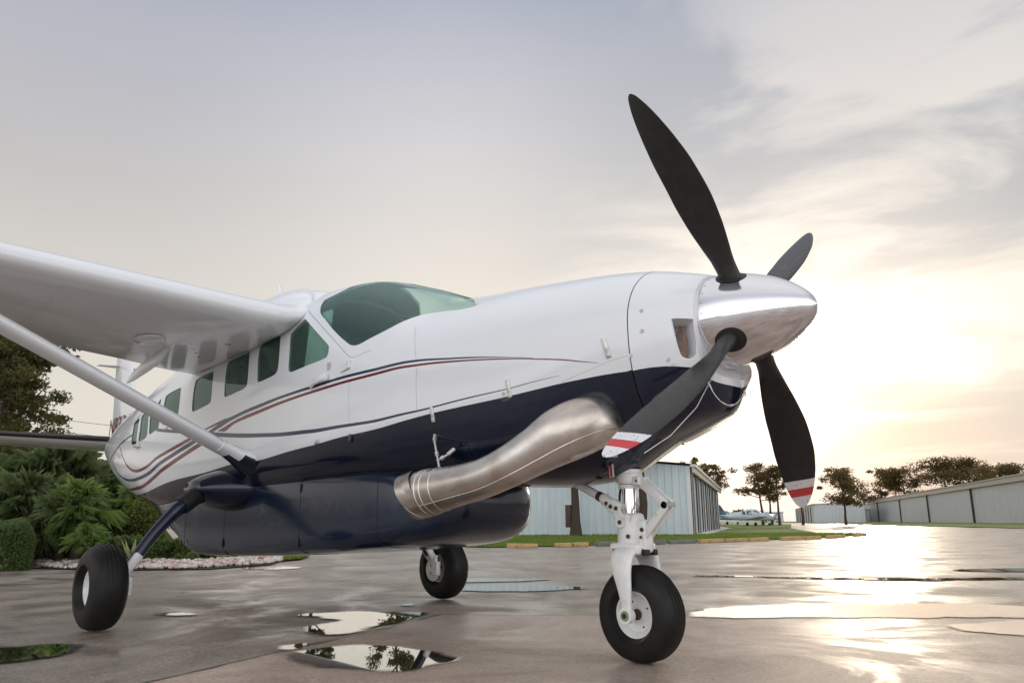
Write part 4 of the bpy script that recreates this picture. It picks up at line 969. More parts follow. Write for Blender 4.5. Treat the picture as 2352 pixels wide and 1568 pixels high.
# main gear
def wheel(parent, c, R, W, rim_r, side, name='wheel', rim_style=0):
    """tyre of revolution about y; rim as the parent part"""
    c = Vector(c); ax = (0, 1, 0)
    hw = W/2
    rimp = [(-hw*.52, rim_r*.98), (-hw*.60, rim_r*1.03), (-hw*.60, rim_r*.93), (-hw*.42, rim_r*.80), (-hw*.30, rim_r*.74), (-hw*.24, rim_r*.45), (-hw*.34, rim_r*.38), (-hw*.34, rim_r*.22), (-hw*.26, 0), (hw*.26, 0), (hw*.34, rim_r*.22), (hw*.34, rim_r*.38), (hw*.24, rim_r*.45), (hw*.30, rim_r*.74), (hw*.42, rim_r*.80), (hw*.60, rim_r*.93), (hw*.60, rim_r*1.03), (hw*.52, rim_r*.98)]
    mb = MB(); mb.lathe(rimp, c, ax, 48); rim = mb.build(name, M['gear_white'], parent, True, 30)
    mb = MB()
    for sd in (-1, 1):
        for k in range(4):
            a = 2*PI*k/4+.5; mb.lathe([(0, .0065), (.006, .0055), (.006, 0)], c+Vector((rim_r*.60*math.cos(a), sd*hw*.255, rim_r*.60*math.sin(a))), (0, sd, 0), 8)
        mb.lathe([(0, .034), (.028, .030), (.034, 0)], c+Vector((0, sd*hw*.30, 0)), (0, sd, 0), 18)
    mb.split('hub_bolt', M['brown'], rim)
    mb = MB(); sec_ = []
    H = R-rim_r
    for k in range(41):
        a = PI*(k/40); cx = -math.cos(a); cy = math.sin(a)
        x = hw*math.copysign(abs(cx)**.72, cx); y = rim_r*.99+H*(abs(cy)**.62)
        if k in (0, 40): x = math.copysign(hw*.56, cx)
        sec_.append((x, y))
    sec_ = [(-hw*.50, rim_r*.96)]+sec_+[(hw*.50, rim_r*.96)]
    # tread grooves
    out = []
    for x, y in sec_:
        out.append((x, y))
    for gx in (-.38, -.13, .13, .38): pass
    vs0 = len(mb.v); mb.lathe(out, c, ax, 72)
    # sag: flatten a little on the ground
    z0 = c.z-R
    vs = []
    for v in mb.v:
        x, y, z = v
        if z < z0+.030: z = z0+.0095+(z-z0)*.68 if z > z0 else z0+.0095
        vs.append((x, y, z))
    mb.v = vs; mb.build('tyre', M['tyre'], rim, True, 50)
    mb = MB()
    for gx in (-.36, -.12, .12, .36):
        yy = rim_r*.99+H*((1-abs(gx)**(2/.72)) ** .5)**.62
        mb.lathe([(hw*gx-.004, yy+.0012), (hw*gx-.004, yy-.004), (hw*gx+.004, yy-.004), (hw*gx+.004, yy+.0012)], c+Vector((0, 0, .004)), ax, 72)
    mb.split('tread_groove', M['dark'], rim)
    return rim
def main_gear(side):
    pts = [Vector((-4.25, side*.62, 1.15)), Vector((-4.22, side*.85, 1.125)), Vector((-4.16, side*1.02, 1.085)), Vector((-4.12, side*1.13, 1.02)), Vector((-4.10, side*1.25, .925)), Vector((-4.08, side*1.42, .735)), Vector((-4.06, side*1.585, .50))]
    q = smooth_open([tuple(p) for p in pts], 5); n_ = len(q); rr = [(.065, .065) if i < n_*.62 else (.058-.012*(i/n_-.62)/.38, .05) for i in range(n_)]
    mb = MB(); mb.tube(q, [r[0] for r in rr], 18); leg = mb.build('main_gear_leg', M['podpaint'], AC, True, 60)
    i1 = int(n_*.30); i2 = int(n_*.60); mb = MB(); mb.tube(q[i1:i2], [.078]*(i2-i1), 18); mb.build('leg_boot', M['dark'], leg, True, 60)
    mb = MB(); rg = []                             # body fairing at the root
    for y, s_ in ((.60, 1.25), (.72, 1.2), (.84, 1.0), (.94, .78), (1.02, .55), (1.06, .40)):
        rg.append([Vector((-4.22+.34*s_*math.cos(a)*(1.25 if math.cos(a) < 0 else 1), side*y, 1.15-.0*s_+.165*s_*math.sin(a))) for a in [2*PI*k/32 for k in range(32)]])
    mb.add(*loft(rg)); mb.build('leg_root_fairing', M['navy'], leg, True, 60)
    mb = MB(); d = Vector((0, side*.17, -.235)).normalized(); u = Vector((1, 0, 0)); v = d.cross(u); a = Vector((-4.06, side*1.535, .575))
    mb.box(a+d*.08, (.055, .038, .10), Matrix((u, v, d)).transposed(), 0, .02); mb.box(a+d*.20+Vector((0, side*.01, 0)), (.045, .035, .09), Matrix((u, v, d)).transposed(), 0, .02)
    mb.tube([Vector((-4.06, side*1.60, .33)), Vector((-4.06, side*1.86, .33))], .034, 14); mb.box((-3.98, side*1.625, .34), (.05, .03, .075), None, 0, .012); mb.box((-4.02, side*1.625, .43), (.05, .022, .05), None, 0, .012)
    mb.build('axle_fitting', M['gear_white'], leg)
    mb = MB(); mb.lathe([(-.008, .06), (-.008, .125), (.008, .125), (.008, .06)], (-4.06, side*1.655, .325), (0, 1, 0), 40); mb.build('brake_disc', M['steel'], leg)
    wheel(AC, (-4.06, side*1.80, .338), .338, .285, .145, side)
main_gear(-1); main_gear(1)

# nose gear
NG = Vector((0, 0, 0)); RN = .283
wheel(AC, (0, 0, RN), RN, .235, .134, -1)
top = Vector((-.045, 0, 1.12)); ax0 = Vector((.0, 0, RN)); crown = Vector((-.055, 0, .645))
mb = MB()
mb.tube([(-.05, 0, 1.15), (-.05, 0, 1.06)], .078, 28); mb.tube([(-.05, 0, 1.055), (-.05, 0, 1.03)], .072, 28); mb.lathe([(0, .083), (.05, .083), (.055, .078)], (-.05, 0, 1.07), (0, 0, 1), 28)
mb.box((.035, -.035, 1.075), (.03, .022, .028), None, 0, .01); mb.box((.035, .035, 1.075), (.03, .022, .028), None, 0, .01)
strut_ = mb.build('nose_strut', M['gear_white'], AC, True, 30)
mb = MB(); mb.tube([(-.05, 0, 1.05), (-.05, 0, .84)], .052, 32); mb.build('oleo_piston', M['chrome'], strut_)
mb = MB()
mb.lathe([(0, .0), (0, .082), (.012, .088), (.19, .084), (.215, .078), (.225, .06), (.225, 0)], (-.05, 0, .655), (0, 0, 1), 32)
mb.box((-.02, 0, .73), (.085, .05, .07), None, 0, .02); mb.box((.04, 0, .74), (.05, .045, .10), None, 0, .02)
mb.box((-.045, 0, .665), (.11, .10, .035), None, 0, .02)
mb.build('strut_body', M['gear_white'], strut_, True, 40)
for s_ in (-1, 1):                                # fork legs
    fk = [Vector((-.04, s_*.075, .655)), Vector((-.035, s_*.125, .62)), Vector((-.02, s_*.150, .54)), Vector((-.005, s_*.150, .44)), Vector((0, s_*.142, .34)), Vector((0, s_*.140, .255))]
    rr = [(.085, .035), (.082, .030), (.068, .024), (.050, .021), (.036, .019), (.040, .018)]
    mb = MB(); qs = smooth_open([tuple(p)+r for p, r in zip(fk, rr)], 6); rg = []
    for i, q in enumerate(qs):
        p = Vector(q[:3]); a = Vector(qs[max(0, i-1)][:3]); b_ = Vector(qs[min(len(qs)-1, i+1)][:3]); t = (b_-a).normalized(); u = Vector((1, 0, 0)); u = (u-t*u.dot(t)).normalized(); v = t.cross(u)
        rg.append([p+u*q[3]*math.copysign(abs(math.cos(x))**.8, math.cos(x))+v*q[4]*math.copysign(abs(math.sin(x))**.8, math.sin(x)) for x in [2*PI*k/24 for k in range(24)]])
    mb.add(*loft(rg)); mb.lathe([(-.022, 0), (-.022, .046), (.022, .046), (.022, 0)], (0, s_*.140, RN), (0, 1, 0), 28)
    fo = mb.build('fork_leg', M['gear_white'], strut_, True, 50)
    mb = MB(); mb.lathe([(0, .030), (.008, .028), (.008, .016), (.002, .016), (.002, .010), (.014, .008), (.014, 0)], (0, s_*.162, RN), (0, s_, 0), 22, mf=lambda i: 0 if i < 2 else 1)
    mb.build('axle_nut', [simple('axle_ring_green', (.20, .28, .17), .5), M['brown']], fo)
mb = MB(); pts = [Vector((-.05+.125*math.cos(a), .118*math.sin(a), .652)) for a in [2*PI*k/28 for k in range(29)]]; mb.tube(pts, [(.008, .016)]*29, 8, cap=False); mb.box((.08, -.035, .645), (.022, .016, .018), None, 0, .006); mb.box((.08, .045, .645), (.022, .016, .018), None, 0, .006); mb.build('tow_collar', M['dark'], strut_)
# torque links in front
for nm, a, b_ in (('torque_link', (.045, 0, 1.075), (.235, 0, .925)), ('torque_link', (.235, 0, .925), (.06, 0, .735))):
    mb = MB(); a = Vector(a); b_ = Vector(b_); d = (b_-a); L = d.length; d.normalize(); u = Vector((0, 1, 0)); v = d.cross(u); R = Matrix((d, u, v)).transposed()
    mb.box((a+b_)/2+u*-.028, (L/2, .010, .026), R, 0, .006); mb.box((a+b_)/2+u*.028, (L/2, .010, .026), R, 0, .006); mb.box((a+b_)/2, (L/2*.7, .022, .006), R, 0, .003)
    for p in (a, b_): mb.tube([p+Vector((0, -.048, 0)), p+Vector((0, .048, 0))], .021, 14)
    tl = mb.build(nm, M['gear_white'], strut_, True, 40)
    mb = MB()
    for p in (a, b_): mb.tube([p+Vector((0, -.058, 0)), p+Vector((0, .058, 0))], .009, 10)
    mb.split('link_pin', M['rust'], tl)
# drag brace aft
a = Vector((-.52, -.02, 1.10)); b_ = Vector((-.21, -.045, .965)); c = Vector((-.155, -.05, .93)); dd = Vector((-.06, -.07, .825))
mb = MB(); mb.tube([a, b_], .028, 16); mb.tube([b_+(c-b_)*-.2, c], .038, 16); mb.box(c+Vector((.025, 0, -.01)), (.045, .030, .04), Matrix.Rotation(.45, 3, 'Y'), 0, .014)
d = (dd-c); L = d.length; d.normalize(); u = Vector((0, 1, 0)); u = (u-d*u.dot(d)).normalized(); v = d.cross(u); mb.box((c+dd)/2, (L/2, .018, .032), Matrix((d, u, v)).transposed(), 0, .012)
mb.lathe([(-.03, 0), (-.03, .034), (.03, .034), (.03, 0)], dd, (0, 1, 0), 16); db = mb.build('drag_brace', M['gear_white'], strut_, True, 40)
mb = MB(); t_ = (b_-a).normalized(); mb.tube([a+t_*(.80*(b_-a).length), a+t_*(.90*(b_-a).length)], .031, 16)
for p in (c+Vector((-.02, -.034, .012)), c+Vector((.012, -.034, -.008)), c+Vector((.055, -.034, -.02)), dd+Vector((0, -.034, 0)), Vector((-.01, -.088, .74)), Vector((.065, -.048, .78))): mb.lathe([(0, .014), (.006, .012), (.006, 0)], p, (0, -1, 0), 12)
mb.split('brace_bolt', M['brown'], db)
mb = MB(); mb.box((-.035, -.20, 1.17), (.016, .003, .075), Matrix.Rotation(-.08, 3, 'Y')); wp = mb.build('warning_plate', M['placard'], strut_, False)
mb = MB(); mb.box((-.035, -.2045, 1.165), (.008, .002, .068), Matrix.Rotation(-.08, 3, 'Y')); mb.build('warning_stripe', M['redplate'], wp, False)
mb = MB(); mb.tube(smooth_open([(-.13, .03, 1.08), (-.16, .035, .98), (-.15, .03, .88), (-.12, .02, .80), (-.11, .01, .72)], 5), .008, 8); mb.build('hydraulic_hose', M['dark'], strut_)
mb = MB(); mb.tube(smooth_open([(.035, -.05, 1.06), (.06, -.062, .98), (.02, -.07, .90), (-.0, -.075, .83)], 5), .005, 8); mb.build('ground_wire', M['latch'], strut_)
# thin tie cord from cowl hook round the lower blade
c0 = on(1449, 815, 1, -.50); hub, d = PB[2][1], PB[2][2]
pB = [on(1652, 835, 1, -.42), on(1600, 935, 1, -.62), on(1540, 1000, 1, -.80), on(1480, 1040, 1, -.95)]
mb = MB(); mb.tube(pB, .0022, 6); mb.build('tie_cord', simple('pale_cord', (.6, .6, .58), .6), AC)
print('MISS', MISS)

# ------------------------------------------------------------------ SETTING: lawns, path, kerbs
def V2g(px, py): p = gp(px, py); return (p.x, p.y)
isl = [V2g(1120, 1257.5), V2g(1300, 1254), V2g(1560, 1246), V2g(1760, 1240), V2g(1900, 1235), V2g(1990, 1229), V2g(1985, 1226.5), V2g(1900, 1225.5), V2g(1740, 1226)]
K0 = Vector((-23.3, 36.4)); LW = -NVv
isl += [tuple(K0+DV*3+NVv*1.2), tuple(K0+DV*.2-NVv*.2), tuple(K0+LW*26+DV*.2), tuple(K0+LW*29-DV*9)]
clip_sheet('lawn', isl, M['lawn'], .03, 2.5)
clip_sheet('lawn', [tuple(K0+DV*6+NVv*.9), tuple(K0+DV*6+NVv*5.5), tuple(K0+DV*9+NVv*7.5), tuple(K0+DV*40+NVv*7), tuple(K0+DV*44+NVv*.8)], M['lawn'], .03, 3)
def latdep(lat, dep): q = Vector((CAM[0], CAM[1]))+NVv*lat+DV*dep; return (q.x, q.y)
clip_sheet('lawn', [latdep(16.5, 30), latdep(15.5, 60), latdep(14.5, 100), latdep(12, 150), latdep(-8, 170), latdep(-30, 200), latdep(-30, 320), latdep(80, 320), latdep(80, 30)], M['lawn'], .04, 8)
clip_sheet('lawn', [latdep(-2, 90), latdep(3.5, 92), latdep(5, 130), latdep(-8, 140)], M['lawn'], .04, 5)
clip_sheet('garden_bed', [V2g(60, 1297), V2g(85, 1306), V2g(250, 1311), V2g(480, 1308), V2g(620, 1298), V2g(640, 1288), V2g(560, 1276), (-20, 12), (-34, 10), (-34, -6), (-22, -2), V2g(-120, 1287), V2g(60, 1284)], M['soil'], .02, 1.5)
clip_sheet('garden_path', [V2g(-200, 1288), V2g(60, 1284), V2g(150, 1284.5), V2g(128, 1297), V2g(90, 1306), V2g(-200, 1315)], M['path'], .035, 1.0)
clip_sheet('lawn', [V2g(545, 1287), V2g(640, 1291), V2g(690, 1286), V2g(712, 1279), V2g(690, 1273), V2g(560, 1270), (-24, 8)], M['lawn'], .045, 1.0)
def grass(name, poly, n, h, seed, mat, dens_far=1.0, base=.03):
    r_ = random.Random(seed); xs = [p[0] for p in poly]; ys = [p[1] for p in poly]; vs = []; fs = []; k = 0; tries = 0
    while k < n and tries < n*30:
        tries += 1
        x = r_.uniform(min(xs), max(xs)); y = r_.uniform(min(ys), max(ys))
        if not in_poly((x, y), poly): continue
        d = math.hypot(x-CAM[0], y-CAM[1])
        if r_.random() > min(1, (20/d)**1.2): continue
        hh = h*r_.uniform(.5, 1.3)*(.7+.6*abs(noise.noise(Vector((x*.5, y*.5, 0))))*2); a = r_.uniform(0, PI); w_ = .012*max(1, d/14); z = gz(x, y)+base
        dx, dy = math.cos(a)*w_, math.sin(a)*w_; lx, ly = r_.uniform(-.4, .4)*hh, r_.uniform(-.4, .4)*hh
        b = len(vs); vs += [(x-dx, y-dy, z-.01), (x+dx, y+dy, z-.01), (x+lx, y+ly, z+hh)]; fs.append((b, b+1, b+2)); k += 1
    tag(obj(name, vs, fs, mat, None, False), 'short green grass growing on the %s' % ('island by the pale hangar' if seed == 1 else 'lawn'), 'grass', kind='stuff')
grass('grass', isl, 42000, .10, 1, M['grassblade'])
gp2 = [V2g(545, 1287), V2g(640, 1291), V2g(690, 1286), V2g(712, 1279), V2g(690, 1273), V2g(560, 1270), (-24, 8)]
grass('grass', gp2, 9000, .08, 2, M['grassblade'], base=.045)
# kerb blocks along the island
EDGE = pchip([1100, 1300, 1560, 1760, 1900, 1990], [1258.5, 1255.3, 1247.5, 1241, 1236, 1229.5])
kb = [(1163, 1236, 1), (1274, 1312, 1), (1316, 1350, 1), (1370, 1420, 0), (1506, 1526, 0), (1538, 1597, 0), (1606, 1660, 1), (1664, 1716, 1), (1720, 1763, 1), (1794, 1845, 1), (1850, 1883, 1), (1901, 1938, 1), (1963, 1986, 1)]
KL = {0: 'faded pale kerb block just right of the airplane pod', 1: 'short yellow kerb block left of the broad tree trunk', 2: 'yellow kerb block in front of the broad tree trunk', 3: 'weathered grey kerb block just left of the nose gear',
      4: 'small grey kerb block right of the nose gear', 5: 'long dark grey kerb block under the hangar corner', 6: 'yellow kerb block before the first hangar doors', 7: 'yellow kerb block with dark chipped edge below the far hangar doors',
      8: 'yellow kerb block below the small parked airplane', 9: 'yellow kerb block left of the black propeller tip', 10: 'yellow kerb block just under the low propeller tip', 11: 'yellow kerb block right of the low propeller tip', 12: 'last yellow kerb block at the rounded island end'}
for k, (a, b_, c) in enumerate(kb):
    p = gp(a, EDGE(a)+.4); q = gp(b_, EDGE(b_)+.4); d = (q-p); L_ = d.length; ang = math.atan2(d.y, d.x); m_ = MB(); m_.box((0, 0, .075), (min(L_/2*.97, 3), .10, .075), None, 0, .03)
    # chip the block a little
    for i, v in enumerate(m_.v): nn = noise.noise(Vector((v[0]*2+k*7, v[1]*3, v[2]*3))); m_.v[i] = (v[0]+nn*.03, v[1]+nn*.02, max(0, v[2]+nn*.025))
    o = m_.build('kerb_block', M['kerbyellow'] if c else M['kerbgrey']); o.location = ((p.x+q.x)/2, (p.y+q.y)/2, .0); o.rotation_euler = (0, 0, ang+rng.uniform(-.02, .02)); tag(o, KL[k], 'kerb', 'kerb blocks along the grass island')
# pebbles round the garden bed
ico = []
bm = bmesh.new(); bmesh.ops.create_icosphere(bm, subdivisions=1, radius=1); bm.verts.index_update(); icv = [v.co.copy() for v in bm.verts]; icf = [[v.index for v in f.verts] for f in bm.faces]; bm.free()
mb = MB(); top_ = pchip([80, 120, 200, 300, 420, 520, 620, 650], [1300, 1292, 1290, 1291, 1292, 1288, 1285, 1288]); bot_ = pchip([80, 120, 200, 300, 420, 520, 620, 650], [1302, 1306, 1309, 1309, 1308, 1303, 1296, 1289])
for k in range(2300):
    px = rng.uniform(82, 648); t = rng.random(); py = top_(px)*(1-t)+bot_(px)*t; p = gp(px, py); r = rng.uniform(.025, .062); ax = (r*rng.uniform(.8, 1.4), r*rng.uniform(.8, 1.3), r*rng.uniform(.6, .9)); a = rng.uniform(0, 6); ca, sa = math.cos(a), math.sin(a); z = .03+.05*math.sin(PI*t)*rng.random()*1.6+r*.4
    mb.add([(p.x+(v.x*ax[0]*ca-v.y*ax[1]*sa), p.y+(v.x*ax[0]*sa+v.y*ax[1]*ca), z+v.z*ax[2]) for v in icv], icf)
tag(mb.build('pebbles', M['pebble'], None, True, 80), 'band of pink and white pebbles edging the garden bed', 'pebbles', kind='stuff')

# ------------------------------------------------------------------ hangars
def zat(px, py, xy):
    d = ray(px, py); return CAM[2]+d[2]/math.hypot(d[0], d[1])*math.hypot(xy[0]-CAM[0], xy[1]-CAM[1])
def corrugated(a, b_, z0, z1, mat, name, parent, pitch=.3, depth=.035, nrm=None):
    a = Vector(a); b_ = Vector(b_); d = (b_-a); L_ = d.length; d.normalize(); n_ = Vector((d.y, -d.x)); K = int(L_/pitch); vs = []; 
    for k in range(K):
        for f, o in ((0, 0), (.62, 0), (.72, 1), (.90, 1)):
            p = a+d*(L_*(k+f)/K)+n_*depth*o; z00 = z0(p) if callable(z0) else z0; z11 = z1(p) if callable(z1) else z1
            vs += [(p.x, p.y, z00), (p.x, p.y, z11)]
    p = b_; vs += [(p.x, p.y, z0(p) if callable(z0) else z0), (p.x, p.y, z1(p) if callable(z1) else z1)]
    fs = [(2*k, 2*k+2, 2*k+3, 2*k+1) for k in range(len(vs)//2-1)]
    return obj(name, vs, fs, mat, parent, False)
def prism(name, pts, z0, z1, mat, parent):
    n = len(pts); vs = [(p[0], p[1], z0) for p in pts]+[(p[0], p[1], z1) for p in pts]; fs = [tuple(range(n))[::-1], tuple(range(n, 2*n))]+[(k, (k+1) % n, n+(k+1) % n, n+k) for k in range(n)]
    return obj(name, vs, fs, mat, parent, False)
def gground(p): return gz(p[0], p[1])
def oriented_box(name, a, b_, t, z0, z1, mat, parent, off=0.0):
    a = Vector(a); b_ = Vector(b_); d = (b_-a).normalized(); n_ = Vector((d.y, -d.x)); q = [a+n_*off, b_+n_*off, b_+n_*(off+t), a+n_*(off+t)]; return prism(name, [tuple(x) for x in q], z0, z1, mat, parent)
# 1: the pale hangar behind the nose gear
H1 = zat(1592, 1069, K0); hl = empty('hangar', (K0.x, K0.y, 0), 0, 'pale blue grey corrugated hangar with tall side doors behind the nose gear', 'hangar')
W1 = 25.0; L1 = 37.5; ridge = 1.3
fa = K0+LW*W1; 
corrugated(fa, K0, -.05, lambda p: H1+ridge*(1-abs(((Vector(p)-K0).dot(LW))/W1*2-1)), M['shedblue'], 'front_wall', hl, .42, .04)
farK = K0+DV*L1
oriented_box('side_wall', K0-DV*-.05, farK, -.15, -.05, H1, M['shedgray'], hl, -.06)
# door leaves down the side, each its own sheet, alternately proud
lv = [0, 1.6, 4.6, 6.2, 9.6, 11.2, 14.8, 16.6, 20, 22, 25, 27, 30.5, 32.5, 37.3]
for k in range(len(lv)-1):
    gap = .22; off = .02 if k % 2 else .14
    corrugated(K0+DV*(lv[k]+gap*.5)+NVv*off, K0+DV*(lv[k+1]-gap)+NVv*off, .12, H1-.45, M['shedblue'], 'door_leaf', hl, .5, .03)
for k in range(0, len(lv)-1, 2):
    p = K0+DV*(lv[k]+.02); oriented_box('door_post', p, p+DV*.09, .10, .05, H1-.42, M['post'], hl, .17)
oriented_box('fascia', K0-DV*.25, farK+DV*.2, .14, H1-.42, H1-.10, M['fascia'], hl, .22)
oriented_box('gutter', K0-DV*.3, farK+DV*.3, .30, H1-.08, H1+.08, M['gutter'], hl, .14)
oriented_box('door_sill', K0+DV*1.4, farK, .45, -.05, .10, M['gutter'], hl, .05)
q = [K0-DV*.35+NVv*.42, farK+DV*.3+NVv*.42]; mid = [K0-DV*.35+LW*W1/2, farK+DV*.3+LW*W1/2]; lft = [K0-DV*.35+LW*(W1+.4), farK+DV*.3+LW*(W1+.4)]
obj('roof', [(*q[0], H1+.082), (*q[1], H1+.082), (*mid[1], H1+ridge+.1), (*mid[0], H1+ridge+.1), (*lft[1], H1+.082), (*lft[0], H1+.082)], [(0, 1, 2, 3), (3, 2, 4, 5)], M['roofmetal'], hl, False)
corrugated(farK, farK+LW*W1, -.05, H1+.0, M['shedblue'], 'rear_wall', hl, .5)
# trim board on the corner
oriented_box('corner_trim', K0-NVv*.16-DV*.052, K0+NVv*.10-DV*.052, .03, -.02, H1, M['shedwhite'], hl, .0)

# 2: long hangar on the right
LATR = 23.0
def px_on_lat(px, lat):
    d = ray(px, 1195); d2 = Vector((d[0], d[1])); t = lat/d2.dot(NVv); return Vector((CAM[0], CAM[1]))+d2*t
RA = px_on_lat(1988.6, LATR); RB = px_on_lat(2560, LATR)
zb = min(gz(*RA), gz(*RB))-.1; HR = zat(1988.6, 1153, RA); HR2 = zat(2352, 1086, px_on_lat(2352, LATR)); print('HR', HR, HR2, (RA-RB).length)
HT_ = (HR+HR2)/2
hr = empty('hangar', (RB.x, RB.y, zb), 0, 'long low grey hangar with closed doors between brown posts on the right', 'hangar')
oriented_box('rear_wall', RB+NVv*12, RA+NVv*12, .1, zb, HT_-.3, M['shedgray'], hr)
posts = [px_on_lat(x, LATR) for x in (2020.5, 2071.9, 2137, 2240.5, 2396)]
prev_ = RA
edges_ = [RA]+posts+[RB]
for k in range(len(edges_)-1):
    a, b_ = edges_[k], edges_[k+1]; dirn = (b_-a).normalized()
    corrugated(a+dirn*.12, b_-dirn*.12, lambda p: gz(p[0], p[1])-.02, HT_-.72, M['shedgray'], 'door_leaf', hr, .6, .035) if False else None
    corrugated(b_-dirn*.12, a+dirn*.12, lambda p: gz(p[0], p[1])-.02, HT_-.62, M['shedgray'], 'door_leaf', hr, .6, .035)
for p in posts:
    oriented_box('door_post', p-DV*.12, p+DV*.12, .14, gz(*p)-.1, HT_-.5, M['brown'], hr, -.20)
oriented_box('side_wall', RB, RA, .1, zb, HT_-.3, M['darkgap'], hr, .1)
oriented_box('fascia', RB, RA+DV*.2, .16, HT_-.62, HT_-.12, M['fascia'], hr, -.30)
oriented_box('gutter', RB, RA+DV*.3, .30, HT_-.11, HT_-.02, M['gutter'], hr, -.45)
a, b_ = RB-NVv*.5, RA+DV*.4-NVv*.5; c, d = RA+DV*.4+NVv*6.5, RB+NVv*6.5; e, f = RA+DV*.4+NVv*13, RB+NVv*13
obj('roof', [(*a, HT_), (*b_, HT_), (*c, HT_+.9), (*d, HT_+.9), (*e, HT_), (*f, HT_)], [(0, 1, 2, 3), (3, 2, 4, 5)], M['roofmetal'], hr, False)
obj('gable_wall', [(*(RA+DV*.05), zb), (*(RA+NVv*12.5+DV*.05), zb), (*(RA+NVv*12.5+DV*.05), HT_-.05), (*(RA+NVv*6.2+DV*.05), HT_+.8), (*(RA+DV*.05), HT_-.05)], [(0, 1, 2, 3, 4)], M['shedgray'], hr, False)
# 3: hangar in the middle distance
MC = Vector(atd(1872, 160)); zc_ = gz(*MC)-.1; HM = zat(1872, 1157, MC); ML = MC+DV*75; MR = MC+NVv*((1960-1872)/1802*160*1.12)
hm = empty('hangar', (MC.x, MC.y, zc_), 0, 'distant grey hangar behind the low propeller blade', 'hangar')
corrugated(MC, MR, zc_, lambda p: HM+.25*(1-abs((Vector(p)-MC).dot(NVv)/4.4-1)), M['shedgray'], 'gable_wall', hm, .6)
corrugated(ML, MC, zc_, HM-.4, M['shedgray'], 'side_wall', hm, .6)
for k in range(1, 9): p = MC+DV*8*k; oriented_box('door_post', p, p+DV*.4, .12, zc_, HM-.4, M['brown'], hm, -.2)
oriented_box('fascia', ML, MC, .2, HM-.4, HM, M['fascia'], hm, -.22)
obj('roof', [(*(MC-NVv*.3-DV*.3), HM+.02), (*(ML-NVv*.3), HM+.02), (*(ML+NVv*9), HM+.3), (*(MR+NVv*.3-DV*.3), HM+.3)], [(0, 1, 2, 3)], M['roofmetal'], hm, False)
# 4 and 5: far white buildings
def far_block(px0, px1, py, dist, label, name, roofm, depth=12):
    a = Vector(atd(px0, dist)); b_ = Vector(atd(px1, dist)); z = gz(*a)-.1; H = zat(px0, py, a); d = (b_-a).normalized(); n_ = Vector((-d.y, d.x)); n_ = n_ if n_.dot(DV) > 0 else -n_
    r = empty(name, (a.x, a.y, z), 0, label, 'building'); corrugated(a, b_, z, H, M['shedwhite'], 'wall', r, .8)
    prism('roof', [tuple(a-n_*.3-d*.2), tuple(b_-n_*.3+d*.2), tuple(b_+n_*depth), tuple(a+n_*depth)], H+.004, H+.25, roofm, r); prism('side_wall', [tuple(a+n_*.1), tuple(b_+n_*.1), tuple(b_+n_*(depth-.3)), tuple(a+n_*(depth-.3))], z, H, M['shedwhite'], r)
    return r, a, b_, z, H, d, n_
far_block(1640, 1800, 1178, 235, 'very long low white building behind the small parked airplane', 'low_building', M['shedwhite'])
r, a, b_, z, H, d, n_ = far_block(1950, 2000, 1170, 185, 'small bright white building between the two grey hangars', 'white_building', M['shedwhite'])
p = a+d*2.0-n_*.02; oriented_box('window', p, p+d*1.4, .06, z+1.6, z+2.5, M['shedgray'], r, 0.0)

